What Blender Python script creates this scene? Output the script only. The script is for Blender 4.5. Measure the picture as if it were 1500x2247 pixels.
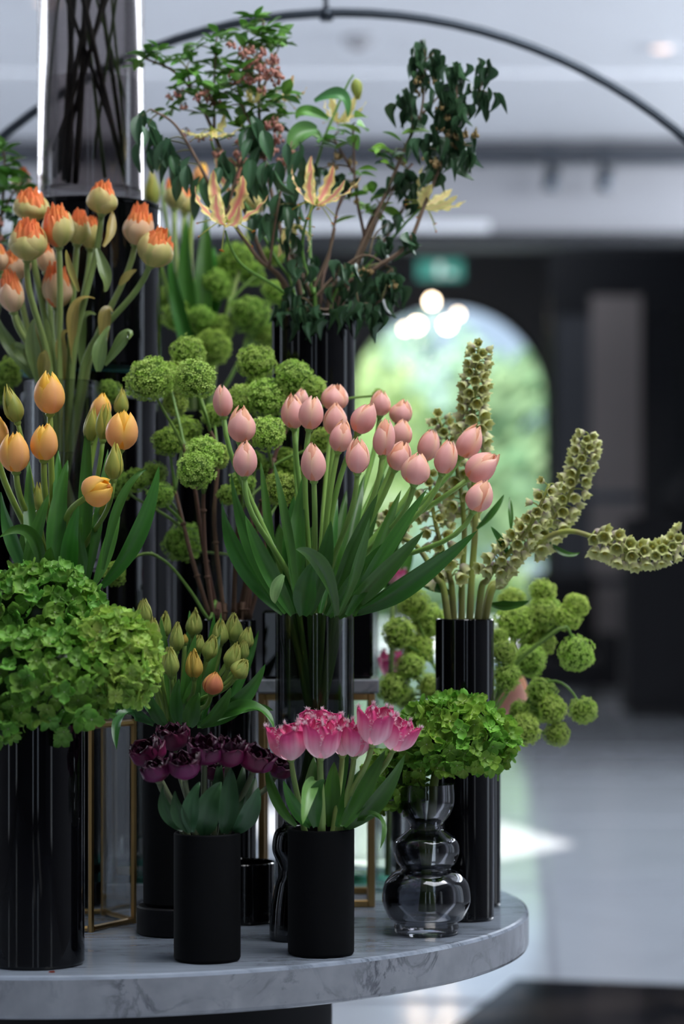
import bpy, math, random
import numpy as np
from mathutils import Vector, Matrix, noise

for o in list(bpy.data.objects):
    bpy.data.objects.remove(o)
SC = bpy.context.scene
COL = SC.collection
random.seed(7)

# ------------------------------------------------------------------ camera
F = 5305.0            # focal length in pixels of the 1500 x 2247 frame (85 mm on 36 mm)
HZ = 1283.0           # image row of the horizon
CAM_Z = 1.22
TABLE_Z = 0.75
cam_data = bpy.data.cameras.new('camera')
cam_data.sensor_fit = 'VERTICAL'
cam_data.sensor_height = 36.0
cam_data.lens = 85.0
cam_data.shift_y = (HZ - 1123.5) / 2247.0
cam_data.clip_start = 0.05
cam_data.clip_end = 200
cam_data.dof.use_dof = True
cam_data.dof.focus_distance = 3.14
cam_data.dof.aperture_fstop = 2.8
cam_data.dof.aperture_blades = 0
cam = bpy.data.objects.new('camera', cam_data)
cam.location = (0, 0, CAM_Z)
cam.rotation_euler = (math.radians(90), 0, 0)
COL.objects.link(cam)
SC.camera = cam

# ------------------------------------------------------------------ world, sun, daylight and added lamps
W = bpy.data.worlds.new('world')
SC.world = W
W.use_nodes = True
wn = W.node_tree.nodes
wn['Background'].inputs[0].default_value = (0.60, 0.76, 1.0, 1)
wn['Background'].inputs[1].default_value = 1.3

SUN_DIR = Vector((0.10, 0.58, -0.81)).normalized()
sd = bpy.data.lights.new('sun', 'SUN')
sd.energy = 12.0
sd.angle = math.radians(0.6)
sd.color = (1.0, 0.96, 0.90)
so = bpy.data.objects.new('sun', sd)
so.rotation_euler = SUN_DIR.to_track_quat('-Z', 'Y').to_euler()
COL.objects.link(so)


def area(name, loc, direction, sx, sy, power, color):
    d = bpy.data.lights.new(name, 'AREA')
    d.shape = 'RECTANGLE'
    d.size, d.size_y = sx, sy
    d.energy = power
    d.color = color
    o = bpy.data.objects.new(name, d)
    o.location = loc
    o.rotation_euler = Vector(direction).to_track_quat('-Z', 'Y').to_euler()
    COL.objects.link(o)
    return o


COOL = (0.86, 0.925, 1.0)
# added unseen lamp over the flower table, and daylight of the tall windows along the right wall and of those behind the camera
area('skylight_daylight', (0.8, 2.7, 4.05), (-0.30, 0.18, -1), 2.6, 2.6, 188, (0.95, 0.97, 1.0))
ADDED_CLERESTORY = (7.4, 10.0, 12.6, 15.2)  # unseen high side windows, added to brighten the ceiling and hall
for wy, wp in zip(ADDED_CLERESTORY, (60, 95, 130, 130)):
    area('window_daylight', (4.40, wy, 3.82), (-1, 0, 0.10), 2.3, 0.6, wp, COOL)
    area('window_daylight', (-6.90, wy, 3.82), (1, 0, 0.10), 2.3, 0.6, wp, COOL)
FRONT_WIN = ((-0.5, 0.4), (1.3, 0.5))
for wx, ww in FRONT_WIN:
    area('window_daylight', (wx, -5.75, 2.0), (0, 1, 0.0), ww, 3.8, 9 * ww, COOL)
RIGHT_WIN = ((-2.2, 0.7), (4.4, 0.9))
LEFT_WIN = ((-4.6, 0.9), (-0.6, 0.5), (4.6, 0.9))
for wy, ww in RIGHT_WIN:
    area('window_daylight', (4.40, wy, 1.6), (-1, 0, 0.0), ww, 2.9, 11 * ww, COOL)
for wy, ww in LEFT_WIN:
    area('window_daylight', (-6.90, wy, 1.6), (1, 0, 0.0), ww, 2.9, 11 * ww, COOL)
area('bulkhead_daylight', (0.0, 26.0, 6.3), (0.1, 0.4, -1), 5.0, 5.0, 190, COOL)  # added unseen lamp that brightens the lobby

SC.view_settings.view_transform = 'Standard'
SC.view_settings.look = 'None'
SC.view_settings.gamma = 1.0
SC.view_settings.use_curve_mapping = False
SC.view_settings.exposure = 0.0
SC.cycles.max_bounces = 10
SC.cycles.transparent_max_bounces = 24
SC.cycles.caustics_reflective = False
SC.cycles.caustics_refractive = False
SC.cycles.sample_clamp_indirect = 4.0


# ------------------------------------------------------------------ helpers
def P(px, py, D):
    """the world point seen at a pixel of the photograph, D metres away along the view axis"""
    return Vector(((px - 750.0) / F * D, D, CAM_Z - (py - HZ) / F * D))


def U(npx, D):
    return npx / F * D


def mesh(name, V, Fc, mat, cols=None, smooth=True):
    me = bpy.data.meshes.new(name)
    me.from_pydata([tuple(v) for v in V], [], Fc)
    if smooth:
        me.polygons.foreach_set('use_smooth', [True] * len(me.polygons))
    if cols is not None:
        a = me.attributes.new('col', 'FLOAT_COLOR', 'POINT')
        arr = np.ones((len(V), 4), dtype=np.float32)
        arr[:, :3] = np.array(cols, dtype=np.float32).reshape(-1, 3)
        a.data.foreach_set('color', arr.ravel())
    if mat is not None:
        me.materials.append(mat)
    me.update()
    return me


def add(name, me, parent=None, M=None):
    o = bpy.data.objects.new(name, me)
    COL.objects.link(o)
    if parent is not None:
        o.parent = parent
    if M is not None:
        o.matrix_basis = M
    return o


def thing(name, label, cat, loc=(0, 0, 0), group=None):
    o = bpy.data.objects.new(name, None)
    o.empty_display_size = 0.02
    o.location = loc
    COL.objects.link(o)
    return tag(o, label, cat, group)


def tag(o, label, cat, group=None):
    o['label'] = label
    o['category'] = cat
    if group:
        o['group'] = group
    return o


def struct(o):
    o['kind'] = 'structure'
    return o


class MB:
    """collects pieces of one mesh"""
    def __init__(self):
        self.V, self.F, self.C = [], [], []

    def put(self, V, Fc, col=None, cols=None):
        n = len(self.V)
        self.V += [Vector(v) for v in V]
        self.F += [tuple(i + n for i in f) for f in Fc]
        if cols is not None:
            self.C += list(cols)
        elif col is not None:
            self.C += [col] * len(V)

    def box(self, x0, x1, y0, y1, z0, z1, bev=0.0):
        if bev <= 0:
            V = [(x, y, z) for z in (z0, z1) for y in (y0, y1) for x in (x0, x1)]
            self.put(V, [(0, 2, 3, 1), (4, 5, 7, 6), (0, 1, 5, 4), (2, 6, 7, 3), (0, 4, 6, 2), (1, 3, 7, 5)])
            return
        b = bev
        rings = []
        for z, i in ((z0, b), (z0 + b, 0), (z1 - b, 0), (z1, b)):
            rings.append([(x0 + i + (b - i), y0 + i, z), (x1 - b, y0 + i, z), (x1 - i, y0 + b, z), (x1 - i, y1 - b, z),
                          (x1 - b, y1 - i, z), (x0 + b, y1 - i, z), (x0 + i, y1 - b, z), (x0 + i, y0 + b, z)])
        V = [p for r in rings for p in r]
        Fc = [tuple(reversed(range(8))), tuple(range(24, 32))]
        for k in range(3):
            for j in range(8):
                a, c = k * 8 + j, k * 8 + (j + 1) % 8
                Fc.append((a, c, c + 8, a + 8))
        self.put(V, Fc)

    def tube(self, pts, radii, seg=8, col=None, caps=True):
        pts = [Vector(p) for p in pts]
        if not isinstance(radii, (list, tuple)):
            radii = [radii] * len(pts)
        T0 = (pts[1] - pts[0]).normalized()
        N = T0.orthogonal().normalized()
        V = []
        for i, p in enumerate(pts):
            T = (pts[min(i + 1, len(pts) - 1)] - pts[max(i - 1, 0)]).normalized()
            N = (N - T * N.dot(T)).normalized()
            B = T.cross(N)
            for k in range(seg):
                a = 2 * math.pi * k / seg
                V.append(p + (N * math.cos(a) + B * math.sin(a)) * radii[i])
        Fc = []
        for i in range(len(pts) - 1):
            for k in range(seg):
                a, b = i * seg + k, i * seg + (k + 1) % seg
                Fc.append((a, b, b + seg, a + seg))
        if caps:
            Fc.append(tuple(reversed(range(seg))))
            Fc.append(tuple(range(len(V) - seg, len(V))))
        self.put(V, Fc, col)

    def lathe(self, prof, c=(0, 0, 0), seg=48, close=False):
        V, Fc = [], []
        n = len(prof)
        for r, z in prof:
            for k in range(seg):
                a = 2 * math.pi * k / seg
                V.append((c[0] + r * math.cos(a), c[1] + r * math.sin(a), c[2] + z))
        m = n if close else n - 1
        for i in range(m):
            for k in range(seg):
                a, b = i * seg + k, i * seg + (k + 1) % seg
                e, f = ((i + 1) % n) * seg + k, ((i + 1) % n) * seg + (k + 1) % seg
                Fc.append((a, b, f, e))
        if not close:
            if prof[0][0] > 1e-5:
                Fc.append(tuple(reversed(range(seg))))
            if prof[-1][0] > 1e-5:
                Fc.append(tuple(range((n - 1) * seg, n * seg)))
        self.put(V, Fc)

    def mesh(self, name, mat, smooth=True, sharp=None):
        me = mesh(name, self.V, self.F, mat, self.C if len(self.C) == len(self.V) and self.C else None, smooth)
        if sharp:
            me.set_sharp_from_angle(angle=math.radians(sharp))
        return me


def bez(a, b, c, d, n):
    out = []
    for i in range(n + 1):
        t = i / n
        u = 1 - t
        out.append(a * (u * u * u) + b * (3 * u * u * t) + c * (3 * u * t * t) + d * (t * t * t))
    return out


def spline(pts, n=6):
    """Catmull-Rom through points"""
    pts = [Vector(p) for p in pts]
    q = [pts[0] * 2 - pts[1]] + pts + [pts[-1] * 2 - pts[-2]]
    out = []
    for i in range(1, len(q) - 2):
        p0, p1, p2, p3 = q[i - 1], q[i], q[i + 1], q[i + 2]
        for k in range(n):
            t = k / n
            out.append(0.5 * ((2 * p1) + (p2 - p0) * t + (2 * p0 - 5 * p1 + 4 * p2 - p3) * t * t + (3 * p1 - p0 - 3 * p2 + p3) * t ** 3))
    out.append(pts[-1])
    return out


def frame(d, spin=0.0):
    """rotation whose +Z is d"""
    d = Vector(d).normalized()
    x = Vector((1, 0, 0)) - d * d.x
    x.normalize()
    y = d.cross(x)
    return (Matrix((x, y, d)).transposed() @ Matrix.Rotation(spin, 3, 'Z')).to_4x4()


def lerp(a, b, t):
    return tuple(x + (y - x) * t for x, y in zip(a, b))


def srgb(r, g, b):
    return tuple(((c / 255) / 12.92 if c <= 10 else (((c / 255) + 0.055) / 1.055) ** 2.4) for c in (r, g, b))


# ------------------------------------------------------------------ materials
def new_mat(name):
    m = bpy.data.materials.new(name)
    m.use_nodes = True
    nt = m.node_tree
    return m, nt.nodes, nt.links, nt.nodes['Principled BSDF'], nt.nodes['Material Output']


def m_plain(name, col, rough=0.5, spec=0.5, metal=0.0, noise_amt=0.0, scale=20, bump=0.0, coat=0.0):
    m, n, l, b, out = new_mat(name)
    b.inputs['Base Color'].default_value = (*col, 1)
    b.inputs['Roughness'].default_value = rough
    b.inputs['Specular IOR Level'].default_value = spec
    b.inputs['Metallic'].default_value = metal
    b.inputs['Coat Weight'].default_value = coat
    if noise_amt or bump:
        tc = n.new('ShaderNodeTexCoord')
        nz = n.new('ShaderNodeTexNoise')
        nz.inputs['Scale'].default_value = scale
        nz.inputs['Detail'].default_value = 4
        l.new(tc.outputs['Object'], nz.inputs['Vector'])
        if noise_amt:
            mx = n.new('ShaderNodeMix')
            mx.data_type = 'RGBA'
            mx.inputs[6].default_value = (*[c * (1 - noise_amt) for c in col], 1)
            mx.inputs[7].default_value = (*[min(1, c * (1 + noise_amt)) for c in col], 1)
            l.new(nz.outputs[0], mx.inputs[0])
            l.new(mx.outputs[2], b.inputs['Base Color'])
        if bump:
            bp = n.new('ShaderNodeBump')
            bp.inputs['Strength'].default_value = bump
            bp.inputs['Distance'].default_value = 0.01
            l.new(nz.outputs[0], bp.inputs['Height'])
            l.new(bp.outputs[0], b.inputs['Normal'])
    return m


def m_plant(name, rough=0.5, trans=0.3, vary=0.18, hue=0.02, spec=0.3, scale=60, fine=0.12):
    """petals and leaves: own colour from the 'col' attribute, a little different on each piece, light passes through"""
    m, n, l, b, out = new_mat(name)
    at = n.new('ShaderNodeAttribute')
    at.attribute_name = 'col'
    oi = n.new('ShaderNodeObjectInfo')
    tc = n.new('ShaderNodeTexCoord')
    nz = n.new('ShaderNodeTexNoise')
    nz.inputs['Scale'].default_value = scale
    l.new(tc.outputs['Object'], nz.inputs['Vector'])
    hs = n.new('ShaderNodeHueSaturation')
    mr = n.new('ShaderNodeMapRange')
    mr.inputs[3].default_value = 1 - vary
    mr.inputs[4].default_value = 1 + vary
    l.new(oi.outputs['Random'], mr.inputs[0])
    ad = n.new('ShaderNodeMath')
    ad.operation = 'MULTIPLY_ADD'
    ad.inputs[1].default_value = 2 * fine
    l.new(nz.outputs[0], ad.inputs[0])
    sb = n.new('ShaderNodeMath')
    sb.operation = 'SUBTRACT'
    sb.inputs[1].default_value = fine
    l.new(mr.outputs[0], sb.inputs[0])
    l.new(sb.outputs[0], ad.inputs[2])
    l.new(ad.outputs[0], hs.inputs['Value'])
    mh = n.new('ShaderNodeMapRange')
    mh.inputs[3].default_value = 0.5 - hue
    mh.inputs[4].default_value = 0.5 + hue
    ml = n.new('ShaderNodeMath')
    ml.operation = 'FRACT'
    mm = n.new('ShaderNodeMath')
    mm.operation = 'MULTIPLY'
    mm.inputs[1].default_value = 7.31
    l.new(oi.outputs['Random'], mm.inputs[0])
    l.new(mm.outputs[0], ml.inputs[0])
    l.new(ml.outputs[0], mh.inputs[0])
    l.new(mh.outputs[0], hs.inputs['Hue'])
    l.new(at.outputs['Color'], hs.inputs['Color'])
    l.new(hs.outputs[0], b.inputs['Base Color'])
    b.inputs['Roughness'].default_value = rough
    b.inputs['Specular IOR Level'].default_value = spec
    tr = n.new('ShaderNodeBsdfTranslucent')
    l.new(hs.outputs[0], tr.inputs[0])
    mx = n.new('ShaderNodeMixShader')
    mx.inputs[0].default_value = trans
    l.new(b.outputs[0], mx.inputs[1])
    l.new(tr.outputs[0], mx.inputs[2])
    l.new(mx.outputs[0], out.inputs[0])
    return m


def m_glass(name, tint, rough=0.02, refl=0.5):
    """thin smoked glass: what lies behind shows through dimmed, reflections grow towards the edges"""
    m, n, l, b, out = new_mat(name)
    n.remove(b)
    tr = n.new('ShaderNodeBsdfTransparent')
    tr.inputs[0].default_value = (*tint, 1)
    gl = n.new('ShaderNodeBsdfGlossy')
    gl.inputs[1].default_value = rough
    fr = n.new('ShaderNodeFresnel')
    fr.inputs[0].default_value = 1.5
    mu = n.new('ShaderNodeMath')
    mu.operation = 'MULTIPLY'
    mu.inputs[1].default_value = refl
    l.new(fr.outputs[0], mu.inputs[0])
    mx = n.new('ShaderNodeMixShader')
    l.new(mu.outputs[0], mx.inputs[0])
    l.new(tr.outputs[0], mx.inputs[1])
    l.new(gl.outputs[0], mx.inputs[2])
    l.new(mx.outputs[0], out.inputs[0])
    return m


def m_marble(name, base, vein, scale=5.0, rough=0.15, amount=0.6, stretch=(1, 1, 1), thin=0.06):
    m, n, l, b, out = new_mat(name)
    tc = n.new('ShaderNodeTexCoord')
    mp = n.new('ShaderNodeMapping')
    mp.inputs['Scale'].default_value = stretch
    l.new(tc.outputs['Object'], mp.inputs[0])
    n1 = n.new('ShaderNodeTexNoise')
    n1.inputs['Scale'].default_value = scale
    n1.inputs['Detail'].default_value = 8
    n1.inputs['Roughness'].default_value = 0.62
    n1.inputs['Distortion'].default_value = 0.8
    l.new(mp.outputs[0], n1.inputs['Vector'])
    # veins run where the noise crosses its middle
    s = n.new('ShaderNodeMath'); s.operation = 'SUBTRACT'; s.inputs[1].default_value = 0.5
    a = n.new('ShaderNodeMath'); a.operation = 'ABSOLUTE'
    l.new(n1.outputs[0], s.inputs[0]); l.new(s.outputs[0], a.inputs[0])
    r = n.new('ShaderNodeMapRange')
    r.inputs[1].default_value = 0.0; r.inputs[2].default_value = thin
    r.inputs[3].default_value = 1.0; r.inputs[4].default_value = 0.0
    l.new(a.outputs[0], r.inputs[0])
    n2 = n.new('ShaderNodeTexNoise')
    n2.inputs['Scale'].default_value = scale * 0.8
    n2.inputs['Detail'].default_value = 3
    l.new(mp.outputs[0], n2.inputs['Vector'])
    r2 = n.new('ShaderNodeMapRange')
    r2.inputs[1].default_value = 0.42; r2.inputs[2].default_value = 0.68
    l.new(n2.outputs[0], r2.inputs[0])
    mu = n.new('ShaderNodeMath'); mu.operation = 'MULTIPLY'
    l.new(r.outputs[0], mu.inputs[0]); l.new(r2.outputs[0], mu.inputs[1])
    n3 = n.new('ShaderNodeTexNoise')
    n3.inputs['Scale'].default_value = scale * 2.3
    n3.inputs['Detail'].default_value = 6
    l.new(mp.outputs[0], n3.inputs['Vector'])
    r3 = n.new('ShaderNodeMapRange')
    r3.inputs[1].default_value = 0.35; r3.inputs[2].default_value = 0.75
    r3.inputs[3].default_value = 0.0; r3.inputs[4].default_value = 0.32
    l.new(n3.outputs[0], r3.inputs[0])
    ad = n.new('ShaderNodeMath'); ad.operation = 'ADD'; ad.use_clamp = True
    m3 = n.new('ShaderNodeMath'); m3.operation = 'MULTIPLY'; m3.inputs[1].default_value = amount
    l.new(mu.outputs[0], ad.inputs[0]); l.new(r3.outputs[0], ad.inputs[1])
    l.new(ad.outputs[0], m3.inputs[0])
    mx = n.new('ShaderNodeMix'); mx.data_type = 'RGBA'
    mx.inputs[6].default_value = (*base, 1); mx.inputs[7].default_value = (*vein, 1)
    l.new(m3.outputs[0], mx.inputs[0])
    l.new(mx.outputs[2], b.inputs['Base Color'])
    b.inputs['Roughness'].default_value = rough
    return m


def m_emit(name, col, strength):
    m, n, l, b, out = new_mat(name)
    b.inputs['Base Color'].default_value = (*col, 1)
    b.inputs['Emission Color'].default_value = (*col, 1)
    b.inputs['Emission Strength'].default_value = strength
    return m


M = {}
M['petal'] = m_plant('petal', rough=0.45, trans=0.33, vary=0.05, hue=0.006, spec=0.3, scale=45, fine=0.06)
M['dark_petal'] = m_plant('dark_petal', rough=0.42, trans=0.15, vary=0.2, hue=0.02, spec=0.35)
M['leaf'] = m_plant('leaf', rough=0.36, trans=0.16, vary=0.25, hue=0.012, spec=0.45, scale=40, fine=0.1)
M['floret'] = m_plant('floret', rough=0.5, trans=0.34, vary=0.25, hue=0.02, spec=0.3, scale=90, fine=0.12)
M['ball'] = m_plant('ball', rough=0.6, trans=0.30, vary=0.10, hue=0.012, spec=0.2, scale=30, fine=0.22)
M['stem'] = m_plant('stem', rough=0.5, trans=0.06, vary=0.1, hue=0.01, spec=0.35, scale=30, fine=0.12)
M['wood'] = m_plant('wood', rough=0.75, trans=0.0, vary=0.15, hue=0.01, spec=0.2, scale=80, fine=0.3)
M['black_gloss'] = m_plain('black_gloss', (0.0022, 0.0022, 0.003), rough=0.02, spec=0.32)
M['black_matte'] = m_plain('black_matte', (0.0035, 0.0038, 0.0045), rough=0.8, spec=0.10, noise_amt=0.2, scale=90)
M['smoke'] = m_glass('smoke', (0.80, 0.81, 0.81))
M['smoke_dark'] = m_glass('smoke_dark', (0.56, 0.57, 0.58))
M['smoke_deep'] = m_glass('smoke_deep', (0.34, 0.35, 0.36), refl=0.8)
M['smoke_bubble'] = m_glass('smoke_bubble', (0.66, 0.67, 0.70), refl=0.9)
M['smoke_grey'] = m_glass('smoke_grey', (0.76, 0.74, 0.74))
M['clear'] = m_glass('clear', (0.86, 0.88, 0.88))
M['green_glass'] = m_glass('green_glass', (0.45, 0.75, 0.68))
M['water'] = m_glass('water', (0.86, 0.84, 0.84), refl=0.2)
M['brass'] = m_plain('brass', (0.42, 0.27, 0.11), rough=0.32, metal=1.0, noise_amt=0.12, scale=60)
M['marble'] = m_marble('marble', (0.27, 0.285, 0.32), (0.06, 0.068, 0.085), scale=14, rough=0.12, amount=0.85, thin=0.05)
M['marble_top'] = m_marble('marble_top', (0.31, 0.355, 0.43), (0.11, 0.13, 0.16), scale=9, rough=0.10, amount=0.95, stretch=(0.7, 4.0, 1), thin=0.09)  # bluer, lighter marble: window reflection on the top put into its colour
M['black_marble'] = m_marble('black_marble', (0.004, 0.006, 0.010), (0.13, 0.10, 0.08), scale=1.1, rough=0.08, amount=1.0, stretch=(0.9, 1.6, 1), thin=0.022)
M['black_marble'].node_tree.nodes['Principled BSDF'].inputs['Specular IOR Level'].default_value = 0.15
M['black_marble'].node_tree.nodes['Principled BSDF'].inputs['IOR'].default_value = 1.2
M['black_stone'] = m_plain('black_stone', (0.004, 0.004, 0.005), rough=0.55, spec=0.15, noise_amt=0.5, scale=120)
M['steel'] = m_plain('steel', (0.05, 0.06, 0.075), rough=0.28, metal=0.85)
M['tile'] = m_marble('tile', (0.58, 0.61, 0.66), (0.47, 0.49, 0.53), scale=1.3, rough=0.085, amount=0.6)
M['grout'] = m_plain('grout', (0.22, 0.23, 0.26), rough=0.8)
M['plaster'] = m_plain('plaster', (0.74, 0.75, 0.78), rough=0.85, noise_amt=0.03, scale=3)
M['grey_wall'] = m_plain('grey_wall', (0.30, 0.30, 0.32), rough=0.8, noise_amt=0.05, scale=2)
M['dark_wall'] = m_plain('dark_wall', (0.055, 0.058, 0.070), rough=0.5, noise_amt=0.15, scale=1.5)
M['taupe'] = m_plain('taupe', (0.23, 0.20, 0.20), rough=0.6, noise_amt=0.1, scale=2)
M['black_metal'] = m_plain('black_metal', (0.010, 0.011, 0.015), rough=0.4)
M['black_base'] = m_plain('black_base', (0.004, 0.004, 0.005), rough=0.6, spec=0.15)
M['fabric'] = m_plain('fabric', (0.012, 0.012, 0.015), rough=0.9, bump=0.2, scale=60)
M['lamp'] = m_emit('lamp', (1.0, 0.78, 0.55), 30.0)
M['spot'] = m_emit('spot', (1.0, 0.72, 0.60), 1.1)
M['sign'] = m_emit('sign', (0.10, 0.42, 0.34), 0.55)
M['sign_white'] = m_emit('sign_white', (0.8, 0.95, 0.9), 0.8)
M['lawn'] = m_plain('lawn', (0.22, 0.36, 0.10), rough=0.9, noise_amt=0.3, scale=1.2)
M['paving'] = m_plain('paving', (0.72, 0.72, 0.70), rough=0.8, noise_amt=0.08, scale=2)
M['tree'] = m_plant('tree', rough=0.7, trans=0.25, vary=0.15, hue=0.02, spec=0.15, scale=2, fine=0.2)


# ================================================================== the room
def box(name, x0, x1, y0, y1, z0, z1, mat, parent=None, bev=0.0):
    b = MB()
    b.box(x0, x1, y0, y1, z0, z1, bev)
    return add(name, b.mesh(name, mat, smooth=False), parent)


# floor: grout bed with large tiles standing a little proud of it
fl = struct(box('floor', -9.0, 7.2, -6.2, 38.0, -0.08, -0.004, M['grout']))
TX, TY = 1.36, 2.73
tile_b = MB()
tile_b.box(-TX / 2 + 0.012, TX / 2 - 0.012, -TY / 2 + 0.045, TY / 2 - 0.045, -0.004, 0.0, 0.0015)
tile_me = tile_b.mesh('tile', M['tile'], smooth=False)
GRID = Matrix.Translation((0.66, 7.465, 0)) @ Matrix.Rotation(math.radians(-3.8), 4, 'Z')
for iy in range(-7, 13):
    for ix in range(-9, 8):
        Mt = GRID @ Matrix.Translation((TX * (ix + 0.5), 2.32 + TY * (iy + 0.5), 0))
        x, y = Mt.translation.x, Mt.translation.y
        if y < -4.6 or y > 36.4 or x < -8.1 or x > 6.3:
            continue
        add('tile', tile_me, fl, Mt)

# dark marble inlay in the floor, low right
q = [P(1130, 2155, 1), P(1500, 2170, 1), P(1035, 2247, 1)]
A = Vector((0.53, 7.42, 0)); Bq = Vector((2.6, 6.93, 0)); Cq = Vector((-0.15, 5.0, 0)); Dq = Vector((2.2, 4.4, 0))
b = MB()
V = [A, Bq, Dq, Cq]
b.put([v + Vector((0, 0, 0.001)) for v in V] + [v + Vector((0, 0, 0.012)) for v in V],
      [(3, 2, 1, 0), (4, 5, 6, 7), (0, 1, 5, 4), (1, 2, 6, 5), (2, 3, 7, 6), (3, 0, 4, 7)])
inlay = struct(add('floor_inlay', b.mesh('floor_inlay', M['black_marble'], smooth=False)))
inlay['label'] = 'black polished marble floor panel with golden veins beside the round table'

# walls of the hall
CZ = 4.25


def wall_with_openings(name, axis, pos, u0, u1, z0, z1, openings, th, mat):
    """wall in the plane axis=pos with rectangular openings (ua, ub, za, zb)"""
    b = MB()
    us = sorted({u0, u1, *[o[0] for o in openings], *[o[1] for o in openings]})
    for ua, ub in zip(us[:-1], us[1:]):
        um = (ua + ub) / 2
        holes = [o for o in openings if o[0] < um < o[1]]
        spans = [(z0, z1)] if not holes else [(z0, holes[0][2]), (holes[0][3], z1)]
        for za, zb in spans:
            if zb - za < 1e-4:
                continue
            if axis == 'x':
                b.box(pos, pos + th, ua, ub, za, zb)
            else:
                b.box(ua, ub, pos, pos + th, za, zb)
    return struct(add(name, b.mesh(name, mat, smooth=False)))


win_r = [(wy - ww / 2 - 0.05, wy + ww / 2 + 0.05, 0.1, 3.1) for wy, ww in RIGHT_WIN] + [(wy - 1.2, wy + 1.2, 3.47, 4.17) for wy in ADDED_CLERESTORY]
wall_with_openings('wall_right', 'x', 4.5, -6.2, 16.4, 0, CZ, win_r, 0.2, M['grey_wall'])
win_f = [(wx - ww / 2 - 0.05, wx + ww / 2 + 0.05, 0.05, 3.95) for wx, ww in FRONT_WIN]
wall_with_openings('wall_front', 'y', -6.2, -7.0, 4.7, 0, CZ, win_f, 0.2, M['dark_wall'])
win_l = [(wy - ww / 2 - 0.05, wy + ww / 2 + 0.05, 0.1, 3.1) for wy, ww in LEFT_WIN] + [(wy - 1.2, wy + 1.2, 3.47, 4.17) for wy in ADDED_CLERESTORY]
wall_with_openings('wall_left', 'x', -7.2, -6.2, 16.4, 0, CZ, win_l, 0.2, M['grey_wall'])


def window(n, x0, x1, y0, y1, z0, z1, along):
    root = struct(add('window_%d' % n, None))
    root.empty_display_size = 0.1
    root.location = ((x0 + x1) / 2, (y0 + y1) / 2, z0)
    T = Matrix.Translation(-root.location)
    b = MB()
    t = 0.05
    if along == 'y':
        b.box(x0, x1, y0, y0 + t, z0, z1); b.box(x0, x1, y1 - t, y1, z0, z1)
        b.box(x0, x1, y0 + t, y1 - t, z0, z0 + t); b.box(x0, x1, y0 + t, y1 - t, z1 - t, z1)
        m = (y0 + y1) / 2
        b.box(x0, x1, m - t / 2, m + t / 2, z0 + t, z1 - t)
    else:
        b.box(x0, x0 + t, y0, y1, z0, z1); b.box(x1 - t, x1, y0, y1, z0, z1)
        b.box(x0 + t, x1 - t, y0, y1, z0, z0 + t); b.box(x0 + t, x1 - t, y0, y1, z1 - t, z1)
    add('window_frame', b.mesh('window_frame', M['black_metal'], smooth=False), root, T)
    g = MB()
    if along == 'y':
        g.box(x0 + 0.03, x0 + 0.036, y0 + t, y1 - t, z0 + t, z1 - t)
    else:
        g.box(x0 + t, x1 - t, y0 + 0.03, y0 + 0.036, z0 + t, z1 - t)
    add('pane', g.mesh('pane', M['clear'], smooth=False), root, T)


nwin = 1
for o_ in win_r:
    window(nwin, 4.54, 4.66, o_[0], o_[1], o_[2], o_[3], 'y'); nwin += 1
for o_ in win_l:
    window(nwin, -7.16, -7.04, o_[0], o_[1], o_[2], o_[3], 'y'); nwin += 1
for o_ in win_f:
    window(nwin, o_[0], o_[1], -6.16, -6.04, o_[2], o_[3], 'x'); nwin += 1

# ceiling of the hall, with an added unseen opening, shaped so the sun makes the floor patch
tip, back, front = Vector((1.10, 11.3)), Vector((0.30, 14.3)), Vector((0.10, 9.75))
far = back + front - tip
sh = Vector((SUN_DIR.x, SUN_DIR.y)) * (CZ / -SUN_DIR.z)
hole = [p - sh for p in (tip, back, far, front)]
cb = MB()
cx0, cx1, cy0, cy1 = -7.0, 4.7, -6.2, 14.25
outer = [Vector((cx1, cy1)), Vector((cx0, cy1)), Vector((cx0, cy0)), Vector((cx1, cy0))]
hole_o = [hole[0], hole[1], hole[2], hole[3]]
# ring of faces between the outer rectangle and the four-cornered opening
hp = [hole[1], hole[2], hole[3], hole[0]]
op = [outer[1], outer[2], outer[3], outer[0]]
V = [(p.x, p.y, CZ) for p in op] + [(p.x, p.y, CZ) for p in hp] + [(p.x, p.y, CZ + 0.12) for p in op] + [(p.x, p.y, CZ + 0.12) for p in hp]
Fc = []
for k in range(4):
    k2 = (k + 1) % 4
    Fc += [(k, k2, 4 + k2, 4 + k), (8 + k, 12 + k, 12 + k2, 8 + k2), (4 + k, 4 + k2, 12 + k2, 12 + k)]
cb.put(V, Fc)
ceil_o = struct(add('ceiling', cb.mesh('ceiling', M['plaster'], smooth=False)))
struct(box('trim_1', cx0, cx1, 14.25, 16.4, CZ - 0.03, CZ + 0.12, M['plaster']))          # slightly lower strip before the bulkhead
# downlights and a smoke detector
for i, (px, py, lb) in enumerate(((1450, 105, 'small warm recessed ceiling spot at far right'), (105, 4, 'small warm recessed ceiling spot above the tall smoked glass cylinder'))):
    D = (CZ - CAM_Z) / ((HZ - py) / F)
    p = P(px, py, D)
    t = thing('ceiling_spot', lb, 'ceiling light', (p.x, p.y, CZ - 0.001))
    b = MB(); b.lathe([(0.02, -0.004), (0.075, -0.006), (0.085, -0.012), (0.09, -0.004), (0.09, 0.0)], seg=24)
    add('trim_ring', b.mesh('trim_ring', M['plaster']), t)
    b = MB(); b.lathe([(0.0, -0.012), (0.03, -0.013), (0.055, -0.008), (0.0, -0.004)], seg=20)
    add('bulb', b.mesh('bulb', M['spot']), t)
D = (CZ - CAM_Z) / ((HZ - 82) / F)
p = P(785, 82, D)
t = thing('smoke_detector', 'grey round smoke detector on the white ceiling', 'detector', (p.x, p.y, CZ - 0.001))
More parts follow.
